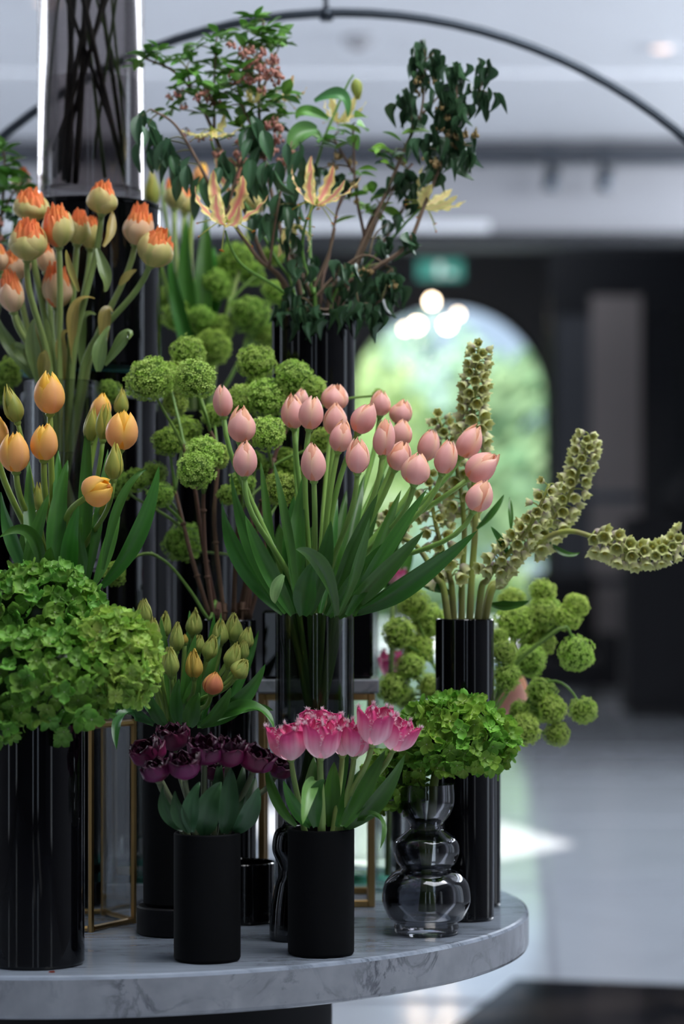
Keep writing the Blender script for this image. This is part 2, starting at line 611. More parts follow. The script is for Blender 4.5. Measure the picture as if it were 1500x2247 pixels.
b = MB(); b.lathe([(0.0, -0.05), (0.05, -0.05), (0.06, -0.035), (0.085, -0.03), (0.09, 0.0)], seg=24)
add('housing', b.mesh('housing', M['grey_wall']), t)
b = MB(); b.lathe([(0.0, -0.066), (0.028, -0.064), (0.036, -0.05), (0.0, -0.045)], seg=16)
add('sensor', b.mesh('sensor', M['taupe']), t)

# bulkhead over the way to the entrance
BY = 16.4
bz = 3.55
struct(box('wall_back', -7.0, 4.7, BY, BY + 0.3, bz + 0.06, CZ + 0.1, M['grey_wall']))
struct(box('trim_2', -7.0, 4.7, BY - 0.10, BY - 0.001, CZ - 0.14, CZ - 0.031, M['dark_wall']))  # dark strip stands in for the shading at the bulkhead top
struct(box('trim_3', -7.0, 4.7, BY - 0.06, BY + 0.3, bz - 0.03, bz + 0.055, M['black_metal']))
struct(box('trim_4', -7.0, 1.0, BY - 0.03, BY - 0.001, bz + 0.056, bz + 0.13, M['plaster']))
rail = thing('track_rail', 'dark metal track rail along the grey bulkhead', 'track', (0, BY - 0.2, 4.07))
b = MB(); b.box(-6.5, 4.4, -0.025, 0.025, -0.025, 0.025, 0.005)
add('rail', b.mesh('rail', M['steel'], smooth=False), rail)
for xx in (-5, -2.2, 0.6, 3.4):
    b = MB(); b.box(xx - 0.012, xx + 0.012, 0.025, 0.098, -0.012, 0.012)
    add('bracket', b.mesh('bracket', M['steel'], smooth=False), rail)
for px, lb in ((1205, 'left one of two grey track spotlights under the ceiling edge'), (1322, 'right one of two grey track spotlights under the ceiling edge')):
    p = P(px, 350, BY - 0.25)
    t = thing('track_spotlight', lb, 'spotlight', p, 'track spotlights')
    b = MB(); b.tube([(0, 0, 0.0), (0, 0, -0.06)], 0.014, 10)
    add('stalk', b.mesh('stalk', M['black_metal']), t)
    b = MB(); b.box(-0.05, 0.05, -0.05, 0.03, -0.02, 0.05, 0.006)
    add('adapter', b.mesh('adapter', M['steel'], smooth=False), t)
    b = MB(); b.lathe([(0.0, 0.0), (0.045, 0.0), (0.05, 0.02), (0.05, 0.15), (0.042, 0.155), (0.0, 0.14)], seg=20)
    add('lamp_housing', b.mesh('lamp_housing', M['steel']), t, Matrix.Translation((0, 0, -0.21)) @ Matrix.Rotation(0.15, 4, 'Y'))

# lobby beyond: dark walls, arched door, outside
AY = 38.0
AX, AR, AS = 1.68, 1.58, 4.10
LZ = 7.2
b = MB()
seg = 28
arc = [Vector((AX + AR * math.cos(math.pi * k / seg), 0, AS + AR * math.sin(math.pi * k / seg))) for k in range(seg + 1)]
for y in (AY, AY + 0.35):
    pts = [(AX + AR, 0), (AX + AR, AS)] + [(a_.x, a_.z) for a_ in arc[1:-1]] + [(AX - AR, AS), (AX - AR, 0)]
    n0 = len(b.V)
    b.V += [Vector((x, y, z)) for x, z in pts]
    k0 = len(b.V)
    outer_pts = [(7.0, 0), (7.0, AS)] + [(AX + (7.0 - AX) * max(-1, min(1, 1.6 * math.cos(math.pi * k / seg))) if math.cos(math.pi * k / seg) > 0 else AX + (9.0 + AX) * max(-1, 1.6 * math.cos(math.pi * k / seg)), LZ) for k in range(1, seg)] + [(-9.0, AS), (-9.0, 0)]
    b.V += [Vector((x, y, z)) for x, z in outer_pts]
    m_ = len(pts)
    for k in range(m_ - 1):
        b.F.append((n0 + k, n0 + k + 1, k0 + k + 1, k0 + k))
m_ = len(pts)
for k in range(m_ - 1):
    b.F.append((k, k + 1, 2 * m_ + k + 1, 2 * m_ + k))
struct(add('wall_far', b.mesh('wall_far', M['dark_wall'], smooth=False)))
struct(box('wall_lobby_left', -9.0, -8.8, 16.7, AY, 0, LZ, M['dark_wall']))
struct(box('wall_lobby_right', 7.0, 7.2, 16.7, AY, 0, LZ, M['dark_wall']))
struct(box('ceiling_lobby', -9.0, 7.2, 16.7, AY + 0.35, LZ, LZ + 0.1, M['dark_wall']))
struct(box('wall_over_bulkhead', -9.0, 7.2, 16.55, 16.7, CZ + 0.1, LZ, M['dark_wall']))
struct(box('wall_return_right', 4.5, 7.2, 16.4, 16.7, 0, LZ, M['grey_wall']))
struct(box('wall_return_left', -9.0, -7.0, 16.4, 16.7, 0, LZ, M['grey_wall']))
# arched door: frame, glazing bars, panes
door = struct(add('door_1', None))
door.location = (AX, AY + 0.12, 0)
b = MB()
fr = [Vector((AR - 0.04, 0, 0)), Vector((AR - 0.04, 0, AS))] + [Vector(((AR - 0.04) * math.cos(math.pi * k / seg), 0, AS + (AR - 0.04) * math.sin(math.pi * k / seg))) for k in range(1, seg)] + [Vector((-AR + 0.04, 0, AS)), Vector((-AR + 0.04, 0, 0))]
b.tube(fr, 0.045, 6)
add('door_frame', b.mesh('door_frame', M['black_metal']), door)
b = MB()
gl = [(AR - 0.08, 0.0), (AR - 0.08, AS)] + [((AR - 0.08) * math.cos(math.pi * k / seg), AS + (AR - 0.08) * math.sin(math.pi * k / seg)) for k in range(1, seg)] + [(-AR + 0.08, AS), (-AR + 0.08, 0.0)]
n_ = len(gl)
b.put([(x, y, z) for y in (-0.004, 0.004) for x, z in gl], [tuple(range(n_)), tuple(reversed(range(n_, 2 * n_)))] + [(k, k + n_, (k + 1) % n_ + n_, (k + 1) % n_) for k in range(n_)])
add('pane', b.mesh('pane', M['clear'], smooth=False), door)

# right hand side of the lobby: glazed partition, columns, dark beam
PY = 27.0
part = struct(add('wall_partition', None))
part.location = (0, PY, 0)
for nm, px0, px1, py0, py1, dep, mt in (
        ('post', 1205, 1222, 560, 1515, 0.14, 'black_metal'),
        ('panel', 1222, 1296, 690, 1515, 0.06, 'dark_wall'),
        ('column', 1296, 1405, 650, 1515, 0.3, 'taupe'),
        ('panel', 1405, 1478, 560, 1515, 0.06, 'black_metal'),
        ('beam', 1222, 1900, 545, 690, 0.35, 'black_metal'),
        ('rail', 1222, 1400, 1082, 1100, 0.02, 'steel'),
        ('rail', 1222, 1400, 1268, 1284, 0.02, 'steel'),
        ('panel', 1478, 1900, 1090, 1515, 0.06, 'dark_wall')):
    a_, c_ = P(px0, py1, PY), P(px1, py0, PY)
    yo = 0.0 if nm != 'rail' else -0.06
    if nm == 'column':
        yo = -0.05
    if nm == 'beam':
        yo = -0.02
    b = MB(); b.box(a_.x, c_.x, yo, yo + dep, max(a_.z, 0), c_.z)
    add(nm, b.mesh(nm, M[mt], smooth=False), part)
b = MB(); a_, c_ = P(1478, 1090, PY), P(1900, 690, PY)
b.box(a_.x, c_.x, 0.02, 0.03, a_.z, c_.z)
add('pane', b.mesh('pane', M['clear'], smooth=False), part)
# exit sign hanging behind the bulkhead
p = P(965, 592, 20.0)
t = thing('exit_sign', 'green lit exit sign hanging high before the arched door', 'sign', p)
b = MB(); b.box(-0.19, 0.19, -0.02, 0.02, -0.08, 0.08, 0.004)
add('sign_box', b.mesh('sign_box', M['sign'], smooth=False), t)
b = MB(); b.box(-0.03, 0.02, -0.024, -0.0205, -0.055, 0.055); b.box(0.05, 0.12, -0.024, -0.0205, -0.05, -0.02)
add('pictogram', b.mesh('pictogram', M['sign_white'], smooth=False), t)
b = MB(); b.tube([(-0.12, 0, 0.081), (-0.12, 0, LZ - p.z)], 0.006, 6); b.tube([(0.12, 0, 0.081), (0.12, 0, LZ - p.z)], 0.006, 6)
add('hanger', b.mesh('hanger', M['black_metal']), t)
# chandelier with globes before the arch
CD = 35.0
p = P(947, 690, CD)
t = thing('chandelier', 'chandelier with warm glowing globes before the bright arched door', 'lamp', (p.x, p.y, LZ))
b = MB(); b.tube([(0, 0, 0), (0, 0, p.z - LZ + 0.3)], 0.02, 8); b.lathe([(0.0, -0.03), (0.14, -0.03), (0.14, 0.0), (0.0, 0.0)], seg=20)
add('rod', b.mesh('rod', M['black_metal']), t)
hub = Vector((0, 0, p.z - LZ + 0.25))
for px, py, dd, rr in ((947, 661, 0.0, 0.052), (914, 714, -0.15, 0.056), (981, 713, -0.1, 0.056), (888, 722, 0.4, 0.026), (1004, 690, 0.4, 0.028)):
    g = P(px, py, CD + dd) - Vector((p.x, p.y, LZ))
    b = MB(); b.tube([hub, (hub + g) / 2 + Vector((0, 0, 0.08)), g + Vector((0, 0, rr))], 0.012, 6)
    add('arm', b.mesh('arm', M['black_metal']), t)
    b = MB(); b.lathe([(rr * math.sin(math.pi * k / 10) + (0 if k in (0, 10) else 1e-6), -rr * math.cos(math.pi * k / 10)) for k in range(11)], (0, 0, 0), 16)
    add('globe', b.mesh('globe', M['lamp']), t, Matrix.Translation(g))

# dark armchair at far right of the lobby
def armchair(px, D, label, w=0.95):
    p = P(px, HZ, D)
    t = thing('armchair', label, 'armchair', (p.x, D, 0))
    b = MB(); b.box(-w / 2, w / 2, -0.4, 0.4, 0.14, 0.44, 0.04)
    add('seat', b.mesh('seat', M['fabric'], smooth=False), t)
    b = MB(); b.box(-w / 2, w / 2, 0.25, 0.45, 0.445, 1.35, 0.06)
    add('backrest', b.mesh('backrest', M['fabric'], smooth=False), t)
    for s in (-1, 1):
        b = MB(); b.box(s * w / 2 - 0.09 + s * 0.091, s * w / 2 + 0.09 + s * 0.091, -0.4, 0.42, 0.14, 0.72, 0.04)
        add('armrest', b.mesh('armrest', M['fabric'], smooth=False), t)
    for sx in (-1, 1):
        for sy in (-1, 1):
            b = MB(); b.tube([(sx * w * 0.42, sy * 0.33, 0.139), (sx * w * 0.44, sy * 0.35, 0.0)], [0.025, 0.018], 8)
            add('leg', b.mesh('leg', M['black_metal']), t)


# tall black cabinet and armchairs there
p = P(1375, HZ, 22.0)
t = thing('lobby_cabinet', 'tall black cabinet at the right edge of the dark lobby', 'cabinet', (p.x, 22.0, 0))
b = MB(); b.box(0.0, 1.3, 0, 0.5, 0.06, 1.22 + 0.62, 0.03)
add('body', b.mesh('body', M['fabric'], smooth=False), t)
b = MB(); b.box(0.04, 0.62, -0.025, -0.001, 0.1, 1.75, 0.006)
dme = b.mesh('door', M['fabric'], smooth=False)
d1 = add('door', dme, t)
add('door', dme, t, Matrix.Translation((0.63, 0, 0)))
b = MB(); b.box(0.03, 1.27, 0.03, 0.47, 0.0, 0.059)
add('plinth', b.mesh('plinth', M['black_metal'], smooth=False), t)
b = MB()
b.lathe([(0.0, 0.0), (0.16, 0.0), (0.25, 0.10), (0.24, 0.24), (0.10, 0.36), (0.07, 0.44), (0.0, 0.44)], seg=24)
tag(add('urn', b.mesh('urn', M['fabric']), None, Matrix.Translation((p.x + 0.62, 22.25, 1.841))), 'round black urn on top of the tall black lobby cabinet', 'urn')
armchair(1240, 25.4, 'dark armchair in the lobby before the grey partition', 0.7)

# outside: paving, lawn, hedge and trees in daylight
struct(box('ground', -30, 30, AY + 0.36, 95, -0.12, -0.03, M['paving']))
struct(box('lawn', -30, 30, 84, 95, -0.03, 0.02, M['lawn']))


def foliage_ball(seed, n, rad, cols, fs):
    rnd = random.Random(seed)
    b = MB()
    for _ in range(n):
        d = Vector((rnd.gauss(0, 1), rnd.gauss(0, 1), rnd.gauss(0, 1))).normalized()
        r = (0.75 + 0.25 * rnd.random()) * (1 + 0.25 * noise.noise(d * 2.2 + Vector((seed, 0, 0))))
        c = Vector((d.x * rad[0], d.y * rad[1], d.z * rad[2])) * r
        e1 = d.orthogonal().normalized()
        e1 = (e1 + d * rnd.uniform(-0.8, 0.8)).normalized()
        e2 = d.cross(e1).normalized()
        s = fs * rnd.uniform(0.7, 1.4)
        co = lerp(cols[0], cols[1], rnd.random())
        b.put([c - e1 * s, c + e2 * s * 0.5, c + e1 * s, c - e2 * s * 0.5], [(0, 1, 2, 3)], co)
    return b


for k, (x, y, z, rx, rz, cols, lb) in enumerate((
        (-1.9, 60, 4.7, 4.2, 3.2, ((0.34, 0.50, 0.20), (0.55, 0.66, 0.30)), 'light green tree seen at left through the arched door'),
        (6.6, 66, 4.6, 4.4, 3.2, ((0.20, 0.38, 0.22), (0.38, 0.55, 0.30)), 'bluish green tree seen at right through the arched door'),
        (2.0, 82, 5.6, 6.0, 4.4, ((0.34, 0.52, 0.40), (0.50, 0.66, 0.48)), 'hazy tall tree far behind the others outside the door'))):
    t = thing('tree', lb, 'tree', (x, y, 0.02), 'trees outside the arched door')
    b = foliage_ball(k + 3, 2600, (rx, rx, rz), cols, 0.34)
    add('crown', b.mesh('crown', M['tree'], smooth=False), t, Matrix.Translation((0, 0, z)))['kind'] = 'stuff'
    b = MB(); b.tube([(0, 0, -0.1), (0.1, 0, z * 0.5), (0, 0, z)], [0.28, 0.2, 0.12], 10, (0.12, 0.09, 0.06))
    add('trunk', b.mesh('trunk', M['wood']), t)
hd = foliage_ball(21, 3000, (9, 1.2, 1.1), ((0.26, 0.42, 0.14), (0.46, 0.60, 0.24)), 0.2)
h_ = tag(add('hedge', hd.mesh('hedge', M['tree'], smooth=False), None, Matrix.Translation((2, 91, 0.9))), 'low clipped green hedge along the lawn outside', 'hedge')
h_['kind'] = 'stuff'

# ------------------------------------------------------------------ steel arch behind the flowers
RD = 4.45
t = thing('steel_arch', 'large thin dark steel arch on a ceiling rod behind the flowers', 'arch', P(752, 28, RD))
R_ = U(1162, RD)
b = MB()
top = P(752, 28, RD)
cen = Vector((0, 0, -R_))
arch = [cen + Vector((R_ * math.cos(math.pi * k / 60), 0.0, R_ * math.sin(math.pi * k / 60))) for k in range(61)]
foot = 0.012 - top.z
arch = [Vector((R_, 0, foot)), Vector((R_, 0, (foot + cen.z) / 2))] + arch + [Vector((-R_, 0, (foot + cen.z) / 2)), Vector((-R_, 0, foot))]
b.tube(arch, 0.0086, 12)
add('hoop', b.mesh('hoop', M['steel']), t)
for sx in (-1, 1):
    b = MB(); b.lathe([(0.0, 0.0), (0.11, 0.0), (0.11, 0.008), (0.012, 0.012), (0.0, 0.012)], (sx * R_, 0, -top.z + 0.0005), 28)
    add('foot_plate', b.mesh('foot_plate', M['steel'], sharp=22), t)
b = MB(); b.tube([P(716, 31, RD) - P(752, 28, RD), P(714, 0, RD) - P(752, 28, RD), Vector((U(-37, RD), 0, CZ - P(0, 28, RD).z))], 0.005, 10)
add('rod', b.mesh('rod', M['steel']), t)
b = MB(); b.lathe([(0.0, 0.01), (0.012, 0.01), (0.014, 0.0), (0.012, -0.012), (0.0, -0.012)], P(716, 31, RD) - P(752, 28, RD), 14)
add('clamp', b.mesh('clamp', M['steel']), t)


# ================================================================== table, stands and vases
TC = Vector((-0.3745, 3.548))
TR = 0.6465
tb = thing('marble_table', 'round white veined marble table carrying all the vases', 'table', (TC.x, TC.y, 0))
b = MB()
th = 0.053
z0, z1 = TABLE_Z - th, TABLE_Z
b.lathe([(0.0, z0), (TR - 0.006, z0), (TR - 0.002, z0 + 0.002), (TR, z0 + 0.006), (TR, z1 - 0.005)], seg=160)
add('edge_slab', b.mesh('edge_slab', M['marble'], sharp=22), tb)
b = MB()
b.lathe([(TR, z1 - 0.005), (TR - 0.0015, z1 - 0.0015), (TR - 0.005, z1), (0.3, z1), (0.0, z1)], seg=160)
add('table_top', b.mesh('table_top', M['marble_top'], sharp=22), tb)
b = MB(); b.lathe([(0.30, 0.0), (0.30, 0.02), (0.27, 0.03), (0.27, z0 - 0.001), (0.0, z0 - 0.001)], seg=64)
add('pedestal', b.mesh('pedestal', M['black_base'], sharp=22), tb, Matrix.Translation((0.09, 0, 0)))


def cyl_profile(r, h, w=0.0035, bt=0.012, rb=0.004):
    return [(0.0, 0.0), (r - rb, 0.0), (r - rb * 0.3, rb * 0.3), (r, rb), (r, h - 0.0015), (r - 0.0012, h), (r - w + 0.001, h), (r - w, h - 0.0015),
            (r - w, bt + 0.004), (r - w - 0.004, bt), (0.0, bt)]


class Vase:
    pass


def cyl_vase(name, label, px, D, r, zb, zt, mat, cat='vase', water=None, w=0.0035, bt=0.012, group=None):
    c = P(px, HZ, D)
    b = MB()
    b.lathe(cyl_profile(r, zt - zb, w, bt), seg=64)
    me = b.mesh(name, M[mat], sharp=22)
    v = Vase()
    if water is None:
        o = add(name, me, None, Matrix.Translation((c.x, D, zb)))
        tag(o, label, cat, group)
    else:
        o = thing(name, label, cat, (c.x, D, zb), group)
        add('glass_wall', me, o)
        wl, wm = water
        b = MB(); b.lathe([(0.0, bt + 0.001), (r - w - 0.005, bt + 0.001), (r - w - 0.0006, bt + 0.006), (r - w - 0.0006, wl), (0.0, wl)], seg=48)
        add('water', b.mesh('water', M[wm], sharp=22), o)
    v.o, v.x, v.y, v.r, v.zb, v.zt, v.w, v.bt = o, c.x, D, r, zb, zt, w, bt
    return v


def zat(py, D):
    return P(0, py, D).z


TZ = TABLE_Z + 0.0003
# front row
V_hyd = cyl_vase('black_glass_vase', 'wide glossy black glass cylinder at far left under the big green hydrangea', 80, 3.00, 0.0595, TZ, zat(1585, 3.0), 'black_gloss')
V_pur = cyl_vase('matte_black_vase', 'matte black cylinder vase holding the dark purple tulips', 454.5, 3.030, 0.0419, TZ, zat(1826, 3.03), 'black_matte')
V_fri = cyl_vase('matte_black_vase', 'matte black cylinder vase holding the pink fringed tulips', 704, 3.078, 0.0423, TZ, zat(1817, 3.078), 'black_matte')
# disc and bud vase
c = P(383, HZ, 3.262)
b = MB(); b.lathe([(0.0, 0.0), (0.049, 0.0), (0.051, 0.002), (0.051, 0.036), (0.049, 0.038), (0.0, 0.038)], seg=56)
tag(add('stone_disc', b.mesh('stone_disc', M['black_stone'], sharp=22), None, Matrix.Translation((c.x, 3.262, TZ))), 'thick round black stone disc under the green tulip bud vase', 'riser')
V_bud = cyl_vase('matte_black_vase', 'tall matte black cylinder vase of green tulip buds on a black stone disc', 385, 3.262, 0.0435, TZ + 0.0385, zat(1588, 3.262), 'black_matte')
# smoky vase of the pink tulips
V_pink = cyl_vase('smoked_glass_vase', 'smoked grey glass cylinder holding the big bunch of pale pink tulips', 690, 3.31, 0.0539, TZ, zat(1345, 3.31), 'smoke_dark', water=(0.25, 'water'))
# pot and viburnum vase
V_pot = cyl_vase('black_glass_pot', 'short glossy black glass pot between the two matte black vases', 532, 3.375, 0.0455, TZ, zat(1890, 3.375), 'black_gloss')
V_vib = cyl_vase('black_glass_vase', 'tall dark glass cylinder holding the brown stemmed viburnum', 503, 3.375 + 0.10, 0.0385, TZ, zat(1360, 3.475), 'black_gloss')
# fritillary vase and the one behind
V_frit = cyl_vase('black_glass_vase', 'tall glossy black glass cylinder holding the green fritillaries', 1019, 3.40, 0.0412, TZ, zat(1358, 3.40), 'black_gloss', bt=0.022)
V_vibr = cyl_vase('black_glass_vase', 'slim black glass cylinder mostly hidden behind the fritillary vase', 1049, 3.545, 0.0325, TZ, zat(1610, 3.545), 'black_gloss')


def lathe_vase(name, label, px, D, zb, prof, mat, w=0.004, scale=1.0, bt=0.02):
    """blown glass from an outer profile (radius px, image row) read at depth D, with an inner wall"""
    c = P(px, HZ, D)
    pts = [Vector((U(r, D), 0, (zat(y, D) - zat(prof[0][1], D)))) for r, y in prof]
    sm = spline(pts, 6)
    out = [(max(p.x, 0.001), p.z) for p in sm]
    inn = [(max(r - w, 0.001), z) for r, z in out if z > bt]
    full = [(0.0, 0.0)] + out + list(reversed(inn)) + [(0.0, bt)]
    b = MB(); b.lathe(full, seg=64)
    o = add(name, b.mesh(name, M[mat], sharp=60), None, Matrix.Translation((c.x, D, zb)))
    tag(o, label, 'vase')
    v = Vase()
    v.o, v.x, v.y, v.r, v.zb, v.zt, v.w, v.bt = o, c.x, D, out[-1][0], zb, zb + out[-1][1], w, bt
    return v


V_bub = lathe_vase('bubble_vase', 'smoky clear bubble vase of three stacked bulges holding the green hydrangea', 935, 3.255, TZ,
                   [(64, 2048), (69, 2044), (71, 2034), (70, 2022), (82, 2012), (95, 1985), (97, 1965), (91, 1935), (72, 1914), (56, 1906), (55, 1902), (66, 1890), (73, 1866), (68, 1844), (50, 1828), (37, 1817), (38, 1806), (50, 1790), (60, 1768), (62, 1747), (60, 1720)], 'smoke_bubble')
V_bub2 = lathe_vase('bubble_vase', 'dark bubble vase half hidden behind the matte black vase of fringed tulips', 645, 3.203, TZ,
                    [(52, 2048), (54, 2040), (54, 2020), (50, 1975), (40, 1925), (30, 1900), (34, 1885), (46, 1860), (48, 1840), (42, 1812), (26, 1798), (22, 1790)], 'smoke_deep')
V_hour = lathe_vase('hourglass_vase', 'clear grey hourglass shaped glass vase on a green edged glass plate', 800, 3.86, TZ + 0.0125,
                    [(66, 1916), (69, 1912), (68, 1890), (60, 1850), (46, 1815), (39, 1803), (44, 1795), (62, 1775), (72, 1747), (72, 1725), (66, 1700)], 'clear')
c = P(800, HZ, 3.86)
b = MB(); b.lathe([(0.0, 0.0), (0.066, 0.0), (0.067, 0.001), (0.067, 0.011), (0.066, 0.012), (0.0, 0.012)], seg=48)
tag(add('glass_plate', b.mesh('glass_plate', M['green_glass'], sharp=22), None, Matrix.Translation((c.x, 3.86, TZ))), 'round green edged glass plate under the hourglass vase', 'plate')

# brass frame stand with marble slab, the black pot on it and the tall branch vase
SX0, SX1, SY0, SY1 = -0.122, 0.048, 3.52, 3.68
sz = 1.083
st = thing('brass_stand', 'square brass frame stand with a white marble slab behind the pink tulip vase', 'stand', ((SX0 + SX1) / 2, (SY0 + SY1) / 2, TZ))
ox, oy = (SX0 + SX1) / 2, (SY0 + SY1) / 2
q_ = 0.005
hw, hd_ = (SX1 - SX0) / 2, (SY1 - SY0) / 2
for sx in (-1, 1):
    for sy in (-1, 1):
        b = MB(); x, y = sx * (hw - q_), sy * (hd_ - q_)
        b.box(x - q_, x + q_, y - q_, y + q_, 0.0, sz - TZ - 0.0215, 0.001)
        add('post', b.mesh('post', M['brass'], smooth=False), st)
for zz in (0.0, sz - TZ - 0.0315):
    for s in (-1, 1):
        b = MB(); y = s * (hd_ - q_)
        b.box(-hw + 2 * q_, hw - 2 * q_, y - q_, y + q_, zz, zz + 0.01, 0.001)
        add('rail', b.mesh('rail', M['brass'], smooth=False), st)
        b = MB(); x = s * (hw - q_)
        b.box(x - q_, x + q_, -hd_ + 2 * q_, hd_ - 2 * q_, zz, zz + 0.01, 0.001)
        add('rail', b.mesh('rail', M['brass'], smooth=False), st)
b = MB(); b.box(-hw - 0.002, hw + 0.006, -hd_ - 0.002, hd_ + 0.002, sz - TZ - 0.021, sz - TZ - 0.001, 0.002)
add('slab', b.mesh('slab', M['marble'], smooth=False), st)
b = MB(); b.box(-0.079, 0.082, -0.076, 0.076, 0.0, zat(1338, 3.55) - sz - 0.0005, 0.004)
tag(add('black_block', b.mesh('black_block', M['black_gloss'], smooth=False), None, Matrix.Translation((ox, oy, sz))), 'black glossy block riser on the marble slab of the brass stand', 'riser')
V_br = cyl_vase('black_glass_vase', 'wide black glass cylinder high in the middle holding branches and glory lilies', 687, 3.60, 0.0625, zat(1338, 3.55), zat(698, 3.6), 'black_gloss')

# hexagonal brass stand under the yellow tulips
hx = thing('hexagon_brass_stand', 'hexagonal brass wire stand behind the wide black vase at far left', 'stand', (-0.389, 3.355, TZ))
HR, HH = 0.10, 0.283
hexp = [Vector((HR * math.cos(math.pi / 3 * k), HR * math.sin(math.pi / 3 * k), 0)) for k in range(6)]
for k in range(6):
    p0, p1 = hexp[k], hexp[(k + 1) % 6]
    b = MB(); b.tube([p0, p0 + Vector((0, 0, HH))], 0.0042, 6)
    add('post', b.mesh('post', M['brass'], smooth=False), hx)
    dirv = (p1 - p0).normalized() * 0.0045
    for zz in (0.0045, HH - 0.0045):
        b = MB(); b.tube([p0 + dirv + Vector((0, 0, zz)), p1 - dirv + Vector((0, 0, zz))], 0.0042, 6)
        add('rail', b.mesh('rail', M['brass'], smooth=False), hx)
    b = MB(); dn = ((p0 + p1) / 2).normalized() * -0.004
    a1, a2 = p0 + dirv + dn, p1 - dirv + dn
    b.put([a1 + Vector((0, 0, 0.008)), a2 + Vector((0, 0, 0.008)), a2 + Vector((0, 0, HH - 0.008)), a1 + Vector((0, 0, HH - 0.008))], [(0, 1, 2, 3)])
    add('pane', b.mesh('pane', M['clear'], smooth=False), hx)
b = MB()
b.put([p * 0.97 + Vector((0, 0, HH + 0.0005)) for p in hexp] + [p * 0.97 + Vector((0, 0, HH + 0.0065)) for p in hexp],
      [(5, 4, 3, 2, 1, 0), (6, 7, 8, 9, 10, 11)] + [(k, (k + 1) % 6, (k + 1) % 6 + 6, k + 6) for k in range(6)])
add('glass_top', b.mesh('glass_top', M['clear'], smooth=False), hx)
V_yel = cyl_vase('black_glass_vase', 'black glass vase of the yellow tulips, mostly hidden behind the big hydrangea', 140, 3.33, 0.062, TZ + HH + 0.007, zat(1272, 3.33), 'black_gloss')

# stack of glass plates on a marble slab, seen through the brass stand
gp = P(308, HZ, 3.57)
b = MB(); b.box(-0.047, 0.048, -0.04, 0.04, 0.0, 0.033, 0.002)
tag(add('marble_block', b.mesh('marble_block', M['marble'], smooth=False), None, Matrix.Translation((gp.x, 3.57, TZ))), 'grey marble block low between the brass stand and the black disc', 'riser')
for k, (zz, mt, lb) in enumerate(((0.0335, 'green_glass', 'lower one of two thick glass slabs stacked on the marble block'), (0.058, 'green_glass', 'upper one of two thick glass slabs stacked on the marble block'))):
    b = MB(); b.box(-0.046 + 0.002 * k, 0.047, -0.039, 0.039, 0.0, 0.010, 0.001)
    tag(add('glass_slab', b.mesh('glass_slab', M[mt], smooth=False), None, Matrix.Translation((gp.x, 3.57, TZ + zz))), lb, 'glass slab')
b = MB(); b.box(-0.012, 0.012, -0.03, 0.03, 0.0, 0.0135, 0.001)
tag(add('brass_spacer', b.mesh('brass_spacer', M['brass'], smooth=False), None, Matrix.Translation((gp.x - 0.02, 3.57, TZ + 0.044))), 'small brass block between the two stacked glass slabs', 'spacer')
V_clear = cyl_vase('clear_glass_vase', 'clear glass cylinder with thick base standing on the stacked glass slabs', 308, 3.57, 0.038, TZ + 0.0685, zat(1560, 3.57), 'smoke', w=0.004, bt=0.03)

# centre column: black cylinders, marble disc, glass plate and the tall smoked cylinder on top
CDp = 3.735
cc = P(200, HZ, CDp)
zA, zB = zat(884, CDp), zat(866, CDp)
zG = zat(812, CDp)
zC = zat(462, CDp)
V_col1 = cyl_vase('black_glass_column', 'tall black glass cylinder column behind the yellow tulips at centre of the table', 200, CDp, 0.1025, TZ, zA, 'black_gloss', cat='column')
b = MB(); b.lathe([(0.0, 0.0), (0.107, 0.0), (0.1085, 0.0015), (0.1085, zB - zA - 0.002), (0.107, zB - zA - 0.0005), (0.0, zB - zA - 0.0005)], seg=72)
tag(add('marble_disc', b.mesh('marble_disc', M['marble'], sharp=22), None, Matrix.Translation((cc.x, CDp, zA + 0.0003))), 'thin white marble disc on the tall black column', 'riser')
b = MB(); b.lathe(cyl_profile(0.085, zG - zB - 0.009), seg=64)
tag(add('black_glass_pot', b.mesh('black_glass_pot', M['black_gloss'], sharp=22), None, Matrix.Translation((cc.x, CDp, zB))), 'low black glass pot between marble disc and glass plate of the column', 'riser')
b = MB(); b.lathe([(0.0, 0.0), (0.109, 0.0), (0.110, 0.001), (0.110, 0.007), (0.109, 0.008), (0.0, 0.008)], seg=72)
tag(add('glass_plate', b.mesh('glass_plate', M['green_glass'], sharp=22), None, Matrix.Translation((cc.x, CDp, zG - 0.0085))), 'round green edged glass plate under the upper black cylinder of the column', 'plate')
V_col2 = cyl_vase('black_glass_column', 'upper black glass cylinder behind the orange tulips, under the smoked cylinder', 200, CDp, 0.1075, zG, zC, 'black_gloss', cat='column')
b = MB(); b.lathe([(0.0, 0.0), (0.108, 0.0), (0.109, 0.001), (0.109, 0.005), (0.108, 0.006), (0.0, 0.006)], seg=72)
tag(add('black_glass_plate', b.mesh('black_glass_plate', M['black_gloss'], sharp=22), None, Matrix.Translation((cc.x, CDp, zC + 0.0003))), 'black glass plate right under the tall smoked glass cylinder', 'plate')
V_top = cyl_vase('smoked_glass_cylinder', 'tall smoked clear glass cylinder of water and dark stems at top left', 199.5, CDp, 0.0822, zC + 0.0068, zat(-330, CDp), 'smoke_grey', water=(zat(182, CDp) - zC - 0.007, 'water'), bt=0.02)

